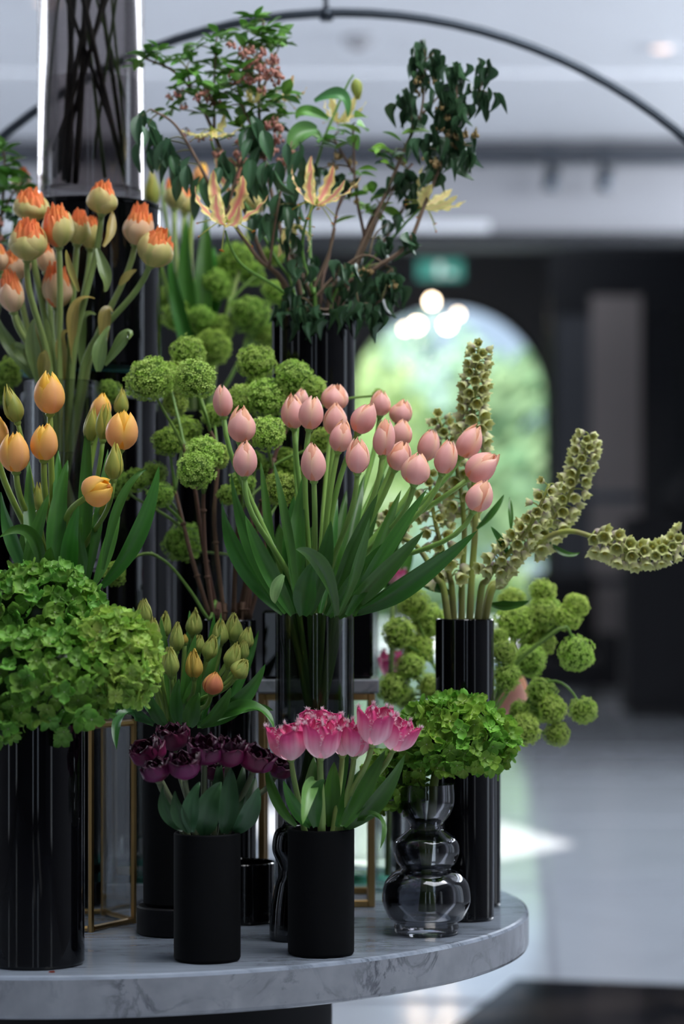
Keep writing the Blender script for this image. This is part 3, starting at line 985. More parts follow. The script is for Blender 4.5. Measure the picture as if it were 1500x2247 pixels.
# orange tulip vase and its riser
ORD = 3.545
V_ora = cyl_vase('smoked_glass_vase', 'smoked glass cylinder holding the drooping orange double tulips at left', 137, ORD, 0.0568, zat(1250, ORD), zat(838, ORD), 'smoke', water=(0.17, 'water'))
c = P(137, HZ, ORD)
b = MB(); b.lathe([(0.0, 0.0), (0.0545, 0.0), (0.0565, 0.002), (0.0565, V_ora.zb - TZ - 0.003), (0.0545, V_ora.zb - TZ - 0.0005), (0.0, V_ora.zb - TZ - 0.0005)], seg=56)
tag(add('black_riser', b.mesh('black_riser', M['black_gloss'], sharp=22), None, Matrix.Translation((c.x, ORD, TZ))), 'black cylinder riser under the smoked vase of orange tulips', 'riser')
# vases at the back of the table
V_back = cyl_vase('black_glass_vase', 'black glass vase at the back between column and branch vase', 440, 3.95, 0.055, TZ, zat(905, 3.95), 'black_gloss')
V_mag = cyl_vase('clear_glass_vase', 'clear glass vase of tulip leaves behind the pink tulips', 855, 3.72, 0.030, TZ, zat(1296, 3.72), 'clear')
V_left = cyl_vase('black_glass_vase', 'black glass vase at the far left edge behind the orange tulips', -42, 3.75, 0.05, TZ, zat(900, 3.75), 'black_gloss')


# ================================================================== flower building blocks
GREEN_STEM = srgb(112, 140, 72)


def petal_mesh(name, mat, colf, half=66, prof='closed', n=9, m=6, ruffle=0.0, fringe=0, seed=0, tipw=0.46, notch=0.0):
    """one tulip petal on a bloom of unit height and unit width, axis +Z, its middle towards +X"""
    rnd = random.Random(seed)
    b = MB()
    V, C, Fc = [], [], []
    ph = rnd.uniform(0, 6)
    for i in range(n + 1):
        t = i / n
        if prof == 'closed':
            r = 0.50 * (math.sin(min(1, t / 0.42) * math.pi / 2) ** 0.62) if t < 0.42 else 0.50 * (1 - 0.76 * ((t - 0.42) / 0.58) ** 2.3)
        elif prof == 'bud':
            r = 0.50 * (math.sin(min(1, t / 0.36) * math.pi / 2) ** 0.75) if t < 0.36 else 0.50 * (1 - 0.86 * ((t - 0.36) / 0.64) ** 1.7)
        elif prof == 'dome':
            r = 0.50 * (math.sin(min(1, t / 0.5) * math.pi / 2) ** 0.7) if t < 0.5 else 0.50 * (1 - 0.30 * ((t - 0.5) / 0.5) ** 2.0)
        elif prof == 'open':
            r = 0.50 * (math.sin(min(1, t / 0.5) * math.pi / 2) ** 0.66) + 0.03 * max(0, t - 0.6)
        elif prof == 'cup':
            r = 0.50 * (math.sin(min(1, t / 0.55) * math.pi / 2) ** 0.7) * (1 - 0.34 * max(0, (t - 0.55) / 0.45) ** 2)
        else:                                        # 'wide'
            r = 0.50 * (math.sin(min(1, t / 0.6) * math.pi / 2) ** 0.75) + 0.22 * max(0, t - 0.62)
        w = min(1.0, 0.42 + 1.9 * t) * max(0.0, 1 - max(0, (t - 0.35) / 0.65) ** 3.2) ** tipw
        if prof == 'bud':
            w = min(1.0, 0.5 + 1.5 * t) * max(0.0, 1 - max(0, (t - 0.25) / 0.75) ** 2.0) ** 0.75
        if prof == 'dome' and t > 0.5:
            w = max(w, 0.72 - 0.25 * (t - 0.5))
        z = t
        for j in range(-m, m + 1):
            s = j / m
            a = math.radians(half) * s * w * (0.85 if t < 0.08 else 1)
            rr = r * (1 - 0.05 * s * s) + 0.012 * (1 - abs(s)) ** 2 * math.sin(t * math.pi)
            rr += ruffle * math.sin(ph + 9 * s + 5 * t) * t * t
            zz = z * (1 - (0.05 if prof == 'dome' else 0.045) * s * s * t) - notch * max(0, t - 0.85) * (1 - min(1, abs(s) * 5)) + ruffle * 0.8 * math.sin(ph * 2 + 13 * s) * max(0, t - 0.55)
            rr = max(rr, 0.02)
            V.append(Vector((rr * math.cos(a), rr * math.sin(a), zz)))
            C.append(colf(t, s))
            V[-1] += Vector((1, 0, 0)) * (0.03 * noise.noise(Vector((s * 1.5 + seed * 3.7, t * 2.5, seed))) * t)
    k = 2 * m + 1
    for i in range(n):
        for j in range(2 * m):
            Fc.append((i * k + j, i * k + j + 1, (i + 1) * k + j + 1, (i + 1) * k + j))
    b.put(V, Fc, cols=C)
    if fringe:
        edge = [(i, 0) for i in range(n // 2, n)] + [(n, j) for j in range(2 * m + 1)] + [(i, 2 * m) for i in range(n - 1, n // 2 - 1, -1)]
        epts = [V[i * k + j] for i, j in edge]
        for q in range(fringe):
            u = rnd.random() * (len(epts) - 1.001)
            i0 = int(u)
            p = epts[i0].lerp(epts[i0 + 1], u - i0)
            cen = Vector((0.42, 0, 0.55))
            d = (p - cen).normalized() + Vector((rnd.gauss(0, 0.45), rnd.gauss(0, 0.45), rnd.gauss(0, 0.35)))
            d = d.normalized() * rnd.uniform(0.07, 0.15)
            e = d.cross(Vector((rnd.random() - 0.5, rnd.random() - 0.5, rnd.random() - 0.5))).normalized() * 0.011
            c0 = colf(1.0, 0)
            c1 = (0.95, 0.84, 0.88)
            b.put([p - e, p + e, p + d], [(0, 1, 2)], cols=[lerp(c0, c1, 0.5), lerp(c0, c1, 0.5), c1])
    me = mesh(name, b.V, b.F, mat, b.C)
    return me


def tulip_leaf_mesh(base, tip, sag, width, spin, origin, col, tipcol=None, n=16, fold=0.5, curl=0.0, cup=None):
    """a long tulip leaf: clasping at the base, widest a third up, V folded, with lengthwise veins"""
    base, tip = Vector(base), Vector(tip)
    L = (tip - base).length
    up = Vector((0, 0, 1))
    sag = Vector(sag)
    a, d = base, tip
    p1 = base.lerp(tip, 0.35) + sag
    p2 = base.lerp(tip, 0.72) + sag * 0.9
    pts = bez(a, p1, p2, d, n)
    V, C = [], []
    m = 3
    view = Vector((math.sin(spin), -math.cos(spin), 0.15)).normalized()
    for i, p in enumerate(pts):
        t = i / n
        T = (pts[min(n, i + 1)] - pts[max(0, i - 1)]).normalized()
        nv = (view - T * view.dot(T))
        if nv.length < 1e-3:
            nv = T.orthogonal()
        nv.normalize()
        tw = curl * (t - 0.3)
        side = T.cross(nv).normalized()
        side, nv = side * math.cos(tw) + nv * math.sin(tw), nv * math.cos(tw) - side * math.sin(tw)
        w = width * 0.5 * (0.30 + 0.70 * math.sin(min(1, t / 0.42) * math.pi / 2)) * (1 - max(0, (t - 0.30) / 0.70) ** 2.0) ** 0.85
        wav = 0.06 * width * math.sin(t * 11 + spin * 3)
        for j in range(-m, m + 1):
            s = j / m
            V.append(p + side * (w * s) + nv * (abs(s) ** 1.3 * w * fold * (1.4 - t) + wav * s * abs(s)) - origin)
            c = lerp(col, tipcol or col, t * t)
            c = lerp(c, (c[0] * 1.5, c[1] * 1.35, c[2] * 1.4), 0.5 if j % 2 else 0.0)
            C.append(c)
    k = 2 * m + 1
    Fc = [(i * k + j, i * k + j + 1, (i + 1) * k + j + 1, (i + 1) * k + j) for i in range(n) for j in range(2 * m)]
    return mesh('leaf', V, Fc, M['leaf'], C)


def stem_path(v, B, d, frac=0.72, straight=0.55, seed=0, lean=None, depth=None):
    """from deep inside the vase over its rim to the bloom base B, ending in direction d"""
    rnd = random.Random(seed)
    off = Vector((B.x - v.x, B.y - v.y, 0))
    lim = (v.r - v.w) * frac
    reach = min(1.0, off.length / max(0.03, (B.z - v.zt) * 0.55))
    rim = Vector((v.x, v.y, v.zt)) + (off.normalized() * lim * reach if off.length > 1e-4 else Vector((0, 0, 0)))
    rim += Vector((rnd.uniform(-1, 1), rnd.uniform(-1, 1), 0)) * lim * 0.12
    bot = Vector((v.x, v.y, 0)) - Vector((rim.x - v.x, rim.y - v.y, 0)) * 0.75 + Vector((rnd.uniform(-1, 1), rnd.uniform(-1, 1), 0)) * lim * 0.2
    bot.z = (v.zb + v.bt + 0.012) if depth is None else max(v.zb + v.bt + 0.012, v.zt - depth)
    L = (B - rim).length
    dirr = (rim - bot).normalized()
    c1 = rim + (dirr * 0.55 + Vector((0, 0, 0.45))) * L * 0.40
    c2 = B - Vector(d).normalized() * L * straight * 0.6
    pts = bez(bot, bot.lerp(rim, 0.4), bot.lerp(rim, 0.75), rim, 5)[:-1] + bez(rim, c1, c2, B, 12)
    return pts, rim


class Kind:
    pass


def vcol(base, edge, tip, rib=None, rib_w=0.18):
    def f(t, s):
        c = lerp(base, edge, min(1, abs(s) ** 2.5 * 0.9 * min(1, t * 1.5)))
        c = lerp(c, tip, max(0, t - 0.72) / 0.28 * 0.7)
        c = lerp(c, tuple(x * 0.88 for x in c), 0.5 * (1 + math.sin(s * 40)) * 0.5)
        if rib and abs(s) < rib_w:
            c = lerp(c, rib, (1 - abs(s) / rib_w) * max(0, 1 - t * 1.1))
        c = lerp(c, lerp(c, (0.72, 0.74, 0.42), 0.5), max(0, 0.10 - t) / 0.10)
        return c
    return f


PK = {}


def kind_of(name, outer, inner, stemcol, r_stem, mat='petal'):
    k = Kind()
    k.outer, k.inner, k.stem, k.r, k.mat = outer, inner, stemcol, r_stem, mat
    PK[name] = k


pk_o = [petal_mesh('petal', M['petal'], vcol(srgb(250, 194, 188), srgb(255, 220, 184), srgb(254, 208, 190), srgb(252, 204, 198)), 66, 'closed', seed=i, ruffle=0.008) for i in range(3)]
pk_i = [petal_mesh('petal', M['petal'], vcol(srgb(253, 188, 158), srgb(255, 210, 160), srgb(255, 204, 168)), 62, 'closed', seed=i + 5, ruffle=0.014) for i in range(3)]
kind_of('pink', pk_o, pk_i, srgb(132, 172, 84), 0.0037)
ye_o = [petal_mesh('petal', M['petal'], vcol(srgb(250, 192, 120), srgb(255, 214, 92), srgb(255, 212, 92), srgb(248, 190, 140)), 68, 'closed', seed=i + 9, ruffle=0.01) for i in range(3)]
ye_i = [petal_mesh('petal', M['petal'], vcol(srgb(255, 196, 70), srgb(255, 214, 80), srgb(255, 216, 96)), 60, 'closed', seed=i + 12, ruffle=0.015) for i in range(2)]
kind_of('yellow', ye_o, ye_i, srgb(128, 152, 62), 0.0044)
bd_o = [petal_mesh('petal', M['petal'], vcol(srgb(162, 168, 82), srgb(212, 194, 88), srgb(214, 196, 90), srgb(136, 156, 70)), 66, 'bud', seed=i + 15) for i in range(3)]
kind_of('yellow_bud', bd_o, bd_o, srgb(120, 148, 62), 0.0034)
gb_o = [petal_mesh('petal', M['petal'], vcol(srgb(164, 178, 92), srgb(208, 208, 118), srgb(214, 206, 116), srgb(128, 156, 74)), 62, 'bud', seed=i + 18, ruffle=0.085) for i in range(4)]
kind_of('green_bud', gb_o, gb_o, srgb(116, 144, 66), 0.0032)
yb_o = [petal_mesh('petal', M['petal'], vcol(srgb(200, 172, 84), srgb(214, 186, 84), srgb(222, 186, 84), srgb(160, 158, 74)), 62, 'bud', seed=i + 18, ruffle=0.06) for i in range(3)]
kind_of('gold_bud', yb_o, yb_o, srgb(116, 144, 66), 0.0032)
ob_o = [petal_mesh('petal', M['petal'], vcol(srgb(232, 150, 112), srgb(236, 178, 96), srgb(230, 182, 84)), 64, 'closed', seed=i + 28, ruffle=0.05) for i in range(3)]
kind_of('peach_bud', ob_o, ob_o, srgb(116, 144, 66), 0.0032)
dt_o = [petal_mesh('petal', M['petal'], vcol(srgb(206, 198, 128), srgb(230, 206, 146), srgb(228, 208, 136), srgb(168, 182, 98), 0.3), 56, 'cup', seed=i + 31, ruffle=0.012) for i in range(4)]
dp_o = [petal_mesh('petal', M['petal'], vcol(srgb(236, 204, 166), srgb(242, 212, 172), srgb(240, 190, 148), srgb(206, 196, 138), 0.3), 56, 'cup', seed=i + 31, ruffle=0.012) for i in range(4)]
dt_i = [petal_mesh('petal', M['petal'], vcol(srgb(252, 150, 92), srgb(255, 190, 108), srgb(254, 150, 92)), 44, 'dome', n=10, m=8, seed=i + 37, ruffle=0.035, tipw=0.22) for i in range(4)]
kind_of('double', dt_o, dt_i, srgb(134, 154, 88), 0.0046)
kind_of('double_pink', dp_o, dt_i, srgb(128, 146, 84), 0.0046)
pu_o = [petal_mesh('petal', M['dark_petal'], vcol(srgb(98, 20, 66), srgb(62, 12, 40), srgb(44, 9, 30)), 62, 'open', seed=i + 41, ruffle=0.03) for i in range(4)]
pu_i = [petal_mesh('petal', M['dark_petal'], vcol(srgb(52, 8, 34), srgb(44, 9, 30), srgb(58, 16, 42)), 44, 'open', n=8, m=5, seed=i + 45, ruffle=0.10, tipw=0.35) for i in range(4)]
kind_of('purple', pu_o, pu_i, srgb(92, 102, 74), 0.0038, 'dark_petal')


def fr_col(t, s):
    c = lerp(srgb(248, 222, 230), srgb(230, 96, 158), min(1, max(0, (t - 0.16) * 1.6)))
    c = lerp(c, srgb(250, 232, 236), max(0, 1 - abs(s) * 3) * 0.45 * (1 - 0.5 * t))
    c = lerp(c, srgb(214, 60, 128), 0.5 * max(0, math.sin(s * 30)) * t)
    c = lerp(c, srgb(200, 36, 104), max(0, t - 0.62) * 1.8)
    return c


fr_o = [petal_mesh('petal', M['petal'], fr_col, 60, 'open', n=12, m=8, seed=i + 51, ruffle=0.035, fringe=90, tipw=0.30) for i in range(3)]
fr_i = [petal_mesh('petal', M['petal'], lambda t, s: lerp(fr_col(t, s), srgb(226, 84, 140), 0.45), 50, 'cup', n=12, m=8, seed=i + 55, ruffle=0.06, fringe=90, tipw=0.30) for i in range(3)]
kind_of('fringed', fr_o, fr_i, srgb(134, 158, 88), 0.0036)

LEAF_G = srgb(52, 100, 36)
LEAF_D = srgb(46, 90, 42)
LEAF_B = srgb(46, 80, 50)


def tulip(kind, v, px, py, hpx, wpx, tilt, D, label, group, leaves=(), seed=0, lean=-0.12, spin=None, hip=None, depth=None, face=None, name='tulip'):
    """leaves: (tip px, tip py, base px, base py, width px, sag px (x, y), spin, dD)"""
    rnd = random.Random(seed * 31 + int(px * 7 + py))
    k = PK[kind]
    h, w = U(hpx, D), U(wpx, D)
    a = math.radians(tilt)
    d = Vector((math.sin(a), lean if face is None else face, math.cos(a))).normalized()
    cen = P(px, py, D)
    B = cen - d * (h * 0.5)
    pts, rim = stem_path(v, B, d, seed=seed + 3, depth=depth)
    root = thing(name, label, 'tulip', pts[0], group)
    O = pts[0]
    b = MB()
    pts2 = [p - O for p in pts]
    b.tube(pts2, [k.r * (1.15 - 0.25 * i / len(pts2)) for i in range(len(pts2))], 8, k.stem)
    b.put(*stem_cap(pts2[-1], d, k.r), col=k.stem)
    add('stem', b.mesh('stem', M['stem']), root)
    S = Matrix.Diagonal((w, w, h, 1))
    R = frame(d, spin if spin is not None else rnd.uniform(0, 2))
    base = Matrix.Translation(B - O) @ R

    def pet(me, ang, sx, sz, tiltp=0.0):
        add('petal', me, root, base @ Matrix.Rotation(ang, 4, 'Z') @ Matrix.Rotation(tiltp, 4, 'Y') @ Matrix.Diagonal((w * sx, w * sx, h * sz, 1)))
    if kind in ('double', 'double_pink'):
        for i in range(5):
            pet(k.outer[rnd.randrange(len(k.outer))], i * 2 * math.pi / 5 + rnd.uniform(-.15, .15), 1.0 + rnd.uniform(-.03, .05), rnd.uniform(0.62, 0.84), rnd.uniform(-0.05, 0.05))
        for i in range(15):
            ang = i * 2.4
            q_ = i // 5
            sx = (0.90, 0.68, 0.44)[q_] * rnd.uniform(0.94, 1.06)
            pet(k.inner[rnd.randrange(len(k.inner))], ang, sx, (0.80, 0.92, 0.99)[q_] * rnd.uniform(0.95, 1.04), rnd.uniform(-0.04, 0.05))
    elif kind == 'purple':
        for i in range(6):
            pet(k.outer[rnd.randrange(4)], i * math.pi / 3 + rnd.uniform(-.2, .2), (1.0 if i % 2 else 0.93), rnd.uniform(0.78, 0.98), rnd.uniform(-0.06, 0.14))
        for i in range(10):
            sx = (0.85, 0.66, 0.45)[min(2, i // 4)] * rnd.uniform(0.9, 1.08)
            pet(k.inner[rnd.randrange(4)], i * 2.4, sx, rnd.uniform(0.80, 1.05), rnd.uniform(-0.08, 0.08))
    else:
        flare = {'fringed': 0.06, 'yellow': 0.02}.get(kind, 0.0)
        for i in range(3):
            pet(k.inner[rnd.randrange(len(k.inner))], i * 2.0944 + 1.047 + rnd.uniform(-.2, .2), rnd.uniform(0.84, 0.90), rnd.uniform(0.93, 1.03), rnd.uniform(-0.05, 0.03) + flare)
        for i in range(3):
            pet(k.outer[rnd.randrange(len(k.outer))], i * 2.0944 + rnd.uniform(-.2, .2), rnd.uniform(0.99, 1.04), rnd.uniform(0.86, 1.0), rnd.uniform(-0.02, 0.07) + flare)
    for lf in leaves:
        add_leaf(root, O, lf, D)
    return root


def stem_cap(p, d, r):
    d = Vector(d).normalized()
    e1 = d.orthogonal().normalized()
    e2 = d.cross(e1)
    V = []
    for q, rr in ((-0.002, 0.9), (0.0015, 1.55), (0.004, 1.3)):
        for k in range(8):
            a = math.pi * k / 4
            V.append(p + d * q + (e1 * math.cos(a) + e2 * math.sin(a)) * r * rr)
    Fc = [(i * 8 + k, i * 8 + (k + 1) % 8, (i + 1) * 8 + (k + 1) % 8, (i + 1) * 8 + k) for i in range(2) for k in range(8)] + [tuple(range(16, 24))]
    return V, Fc


def add_leaf(root, O, lf, D):
    tx, ty, bx, by, wd = lf[:5]
    sx, sy = lf[5] if len(lf) > 5 else (0, 0)
    sp = lf[6] if len(lf) > 6 else 0.2
    dD = lf[7] if len(lf) > 7 else 0.0
    col = lf[8] if len(lf) > 8 else LEAF_G
    curl = lf[9] if len(lf) > 9 else 0.5
    Db = D if len(lf) <= 10 else lf[10]
    me = tulip_leaf_mesh(P(bx, by, Db), P(tx, ty, D + dD), (U(sx, D), -0.006, -U(sy, D)), U(wd, D), sp, O, col, lerp(col, (col[0] * 1.5, col[1] * 1.3, col[2]), 0.5), curl=curl)
    add('leaf', me, root)


# ------------------------------------------------------------------ viburnum
def ball_mesh(seed, n=270, lobes=0.16, col0=srgb(166, 206, 76), col1=srgb(216, 236, 134)):
    rnd = random.Random(seed)
    b = MB()
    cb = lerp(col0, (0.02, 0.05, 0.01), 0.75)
    # dark inner body, shade between the florets put into its colour
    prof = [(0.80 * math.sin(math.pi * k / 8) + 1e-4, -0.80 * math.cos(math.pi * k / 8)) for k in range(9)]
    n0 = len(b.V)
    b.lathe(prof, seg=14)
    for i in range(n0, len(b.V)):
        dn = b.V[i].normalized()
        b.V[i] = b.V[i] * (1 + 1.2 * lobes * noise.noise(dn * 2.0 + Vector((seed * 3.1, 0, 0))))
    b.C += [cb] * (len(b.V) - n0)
    ga = math.pi * (3 - math.sqrt(5))
    for i in range(n):
        z = 1 - 2 * (i + 0.5) / n
        r = math.sqrt(max(0, 1 - z * z))
        d = Vector((r * math.cos(ga * i), r * math.sin(ga * i), z))
        d = (d + Vector((rnd.gauss(0, .05), rnd.gauss(0, .05), rnd.gauss(0, .05)))).normalized()
        rad = 0.92 + rnd.uniform(-0.09, 0.09) + 1.2 * lobes * noise.noise(d * 2.0 + Vector((seed * 3.1, 0, 0)))
        c = d * rad
        N = (d + Vector((rnd.gauss(0, .38), rnd.gauss(0, .38), rnd.gauss(0, .38)))).normalized()
        e1 = N.orthogonal().normalized()
        e2 = N.cross(e1)
        ph = rnd.uniform(0, 6.28)
        s = rnd.uniform(0.105, 0.16)
        tone = rnd.random()
        co = lerp(col0, col1, tone)
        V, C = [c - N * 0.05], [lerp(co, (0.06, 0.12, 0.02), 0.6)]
        Fc = []
        for k in range(5):
            a = ph + k * 2 * math.pi / 5
            for da, rr, up in ((-0.42, 0.72, 0.02), (0.0, 1.05, 0.0), (0.42, 0.72, 0.02)):
                V.append(c + (e1 * math.cos(a + da) + e2 * math.sin(a + da)) * s * rr + N * (up + 0.03))
                C.append(co if rr < 1 else lerp(co, (col1[0] * 1.15, col1[1] * 1.12, col1[2] * 1.3), 0.8))
            i0 = 1 + 3 * k
            Fc += [(0, i0, i0 + 1, i0 + 2)]
        b.put(V, Fc, cols=C)
    return mesh('flower_head', b.V, b.F, M['ball'], b.C, smooth=False)


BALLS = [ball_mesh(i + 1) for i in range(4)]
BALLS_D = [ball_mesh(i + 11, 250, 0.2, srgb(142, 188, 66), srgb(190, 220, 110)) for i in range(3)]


def viburnum(v, heads, label, group, via=None, woody=True, D=None, seed=0, balls=BALLS, rs=0.0036, depth=None):
    """heads: (px, py, diameter px, D, (optional) start fraction); via = list of (px, py) the main stem goes through"""
    rnd = random.Random(seed)
    via_pts = [P(*p) for p in via]
    off = via_pts[0] - Vector((v.x, v.y, via_pts[0].z))
    lim = (v.r - v.w) * 0.7
    if off.length > lim:
        off = off.normalized() * lim
    rim = Vector((v.x, v.y, v.zt)) + off
    bot = Vector((v.x - off.x * 0.6, v.y - off.y * 0.6, v.zb + v.bt + 0.01 if depth is None else max(v.zb + v.bt + 0.01, v.zt - depth)))
    main = spline([bot, rim] + via_pts, 5)
    O = bot
    root = thing('viburnum_branch', label, 'viburnum', O, group)
    b = MB()
    wc, gc = srgb(98, 74, 62), srgb(106, 138, 62)
    b.tube([p - O for p in main], [rs * (1.15 - 0.45 * i / len(main)) for i in range(len(main))], 8, wc if woody else gc)
    if woody:
        for i in range(8, len(main) - 2, 6):
            p = main[i] - O
            T = (main[i + 1] - main[i - 1]).normalized()
            b.tube([p - T * 0.003, p, p + T * 0.003], [rs * 0.8, rs * 1.45, rs * 0.8], 8, wc)
    add('stem', b.mesh('stem', M['wood'] if woody else M['stem']), root)
    end = main[-1]
    for hd in heads:
        px, py, dia, DD = hd[:4]
        c = P(px, py, DD)
        r = U(dia, DD) / 2
        st = main[max(7, int((hd[4] if len(hd) > 4 else 0.98) * (len(main) - 1)))]
        dirn = (c - st).normalized()
        L = (c - st).length
        up = hd[5] if len(hd) > 5 else 0.0
        mid1 = st + dirn * L * 0.35 + Vector((0, 0, up * L + 0.10 * L))
        mid2 = c - dirn * L * 0.25 + Vector((0, 0, up * L * 1.2 - r * 0.6))
        ped = bez(st, mid1, mid2, c, 10)
        b = MB(); b.tube([p - O for p in ped], [0.0024 - 0.0008 * i / 10 for i in range(11)], 7, gc)
        ped_me = b.mesh('pedicel', M['stem'])
        ax = (c - ped[-3]).normalized()
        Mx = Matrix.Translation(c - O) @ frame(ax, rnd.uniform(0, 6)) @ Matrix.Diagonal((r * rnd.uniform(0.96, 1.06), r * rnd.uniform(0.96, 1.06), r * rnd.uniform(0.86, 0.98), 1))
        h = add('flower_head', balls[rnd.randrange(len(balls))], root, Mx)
        h['kind'] = 'stuff'
        add('pedicel', ped_me, h).matrix_parent_inverse = Mx.inverted()
    return root


# ------------------------------------------------------------------ hydrangea
def floret_mesh(seed, c_mid, c_edge):
    rnd = random.Random(seed)
    b = MB()
    m_, n_ = 2, 4
    for k in range(4):
        a0 = k * math.pi / 2 + rnd.uniform(-0.12, 0.12)
        cup = rnd.uniform(0.0, 0.75)
        sz = rnd.uniform(0.85, 1.1)
        V, C = [], []
        for i in range(n_ + 1):
            t = i / n_
            wd = 0.60 * sz * math.sin(math.pi * min(1, (0.10 + 0.9 * t)) ** 1.0) ** 0.6 * (0.45 + 0.62 * t) if i < n_ else 0.10
            for j in range(-m_, m_ + 1):
                s = j / m_
                x = (0.05 + 0.98 * t) * sz - 0.10 * s * s * t * sz
                y = wd * s
                z = cup * t * t * 0.8 + 0.14 * s * s + 0.05 * math.sin(6 * t + seed)
                V.append(Vector((x * math.cos(a0) - y * math.sin(a0), x * math.sin(a0) + y * math.cos(a0), z)))
                c = lerp(c_mid, c_edge, t)
                if j == 0:
                    c = lerp(c, (c[0] * 1.35, c[1] * 1.2, c[2] * 1.4), 0.5)
                if i == n_ or abs(j) == m_:
                    c = lerp(c, (c[0] * 1.5, c[1] * 1.3, c[2] * 1.7), 0.6)
                C.append(c)
        kk = 2 * m_ + 1
        Fc = [(i * kk + j, i * kk + j + 1, (i + 1) * kk + j + 1, (i + 1) * kk + j) for i in range(n_) for j in range(2 * m_)]
        b.put(V, Fc, cols=C)
    b.put([(0.09 * math.cos(q * 1.2566), 0.09 * math.sin(q * 1.2566), 0.03) for q in range(5)] + [(0, 0, 0.12)], [(q, (q + 1) % 5, 5) for q in range(5)], col=(0.50, 0.58, 0.34))
    return mesh('floret', b.V, b.F, M['floret'], b.C)


FL_A = [floret_mesh(i, srgb(124, 168, 74), srgb(98, 148, 52)) for i in range(5)]
FL_B = [floret_mesh(i + 7, srgb(170, 198, 98), srgb(146, 186, 76)) for i in range(5)]
FL_C = [floret_mesh(i + 14, srgb(132, 174, 68), srgb(104, 154, 48)) for i in range(5)]


def hydrangea(v, px, py, rx, ry, D, rd, label, group, florets, size=0.0142, n=260, seed=0, rim_off=(0, 0), extra=()):
    rnd = random.Random(seed)
    C = P(px, py, D)
    a, bz_ = U(rx, D), U(ry, D)
    base = Vector((v.x + rim_off[0], v.y + rim_off[1], v.zt))
    bot = Vector((v.x - rim_off[0] * 0.5, v.y - rim_off[1] * 0.5, v.zb + v.bt + 0.01))
    root = thing('hydrangea', label, 'hydrangea', bot, group)
    O = bot
    low = C - Vector((0, 0, bz_ * 0.2))
    path = bez(bot, bot.lerp(base, 0.5), base + Vector((0, 0, -0.02)), base, 6)[:-1] + bez(base, base + Vector((0, 0, 0.03)), low - Vector((0, 0, 0.03)), low, 6)
    b = MB(); b.tube([p - O for p in path], 0.006, 10, srgb(112, 132, 60))
    add('stem', b.mesh('stem', M['stem']), root)
    # added dark core that fills and darkens the gaps between the florets
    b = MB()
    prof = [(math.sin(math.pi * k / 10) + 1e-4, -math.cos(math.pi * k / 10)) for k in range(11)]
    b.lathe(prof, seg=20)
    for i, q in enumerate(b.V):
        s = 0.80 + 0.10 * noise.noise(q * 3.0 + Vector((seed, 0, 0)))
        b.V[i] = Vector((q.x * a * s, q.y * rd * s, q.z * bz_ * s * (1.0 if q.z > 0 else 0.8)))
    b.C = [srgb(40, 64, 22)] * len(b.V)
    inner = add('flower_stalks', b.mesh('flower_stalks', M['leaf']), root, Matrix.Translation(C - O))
    inner['kind'] = 'stuff'
    pts = []
    tries = 0
    while len(pts) < n and tries < 30000:
        tries += 1
        d = Vector((rnd.gauss(0, 1), rnd.gauss(0, 1), rnd.gauss(0, 1))).normalized()
        if d.z < -0.75 or d.y > 0.82:
            continue
        lob = 1 + 0.10 * noise.noise(d * 1.8 + Vector((seed * 2.3, 5, 0)))
        p = Vector((d.x * a, d.y * rd, d.z * bz_)) * lob * rnd.uniform(0.84, 1.04)
        if any((p - q[0]).length_squared < (size * 0.88) ** 2 for q in pts):
            continue
        pts.append((p, d))
    for (ex, ey, eD) in extra:
        p = P(ex, ey, eD) - C
        pts.append((p, (p + Vector((0, -0.05, 0))).normalized()))
    for p, d in pts:
        nrm = Vector((d.x / a, d.y / rd, d.z / bz_)).normalized()
        nrm = (nrm + Vector((rnd.gauss(0, .5), rnd.gauss(0, .5), rnd.gauss(0, .5) + 0.15))).normalized()
        s = size * rnd.uniform(0.85, 1.2)
        add('floret', florets[rnd.randrange(len(florets))], root, Matrix.Translation(C + p - O) @ frame(nrm, rnd.uniform(0, 6)) @ Matrix.Scale(s, 4))
    return root


# ------------------------------------------------------------------ fritillary
def bell_mesh(seed):
    rnd = random.Random(seed)
    b = MB()
    seg = 12
    for side in (0, 1):
        V, C = [], []
        prof = [(0.06, 0.0), (0.34, 0.10), (0.50, 0.38), (0.58, 0.72), (0.74, 1.0)]
        for i, (r, z) in enumerate(prof):
            for k in range(seg):
                a = 2 * math.pi * k / seg
                lobe = (0.10 if k % 2 == 0 else -0.06) * (i / 4) ** 2
                rr = (r + lobe) * (0.93 if side else 1.0)
                zz = z + (0.13 if k % 2 == 0 else -0.06) * (i / 4) ** 2
                V.append(Vector((rr * math.cos(a), rr * math.sin(a), zz)))
                t = i / 4
                c = lerp(srgb(174, 152, 164), srgb(224, 228, 168), min(1, max(0, t * 1.6 - 0.1))) if side == 0 else lerp(srgb(186, 196, 104), srgb(238, 240, 184), t)
                C.append(lerp(c, srgb(186, 160, 176), 0.25 if (k % 2 and side == 0) else 0))
        Fc = [(i * seg + k, i * seg + (k + 1) % seg, (i + 1) * seg + (k + 1) % seg, (i + 1) * seg + k) for i in range(4) for k in range(seg)]
        b.put(V, Fc, cols=C)
    n0 = len(b.V)
    b.tube([(0, 0, 0.1), (0, 0, 0.85)], [0.05, 0.10], 6, srgb(196, 196, 96))
    for k in range(5):
        a = k * 1.2566
        b.tube([(0.05 * math.cos(a), 0.05 * math.sin(a), 0.1), (0.22 * math.cos(a), 0.22 * math.sin(a), 0.78)], [0.02, 0.05], 4, srgb(206, 186, 70))
    return mesh('bell_flower', b.V, b.F, M['petal'], b.C)


BELLS = [bell_mesh(i) for i in range(3)]


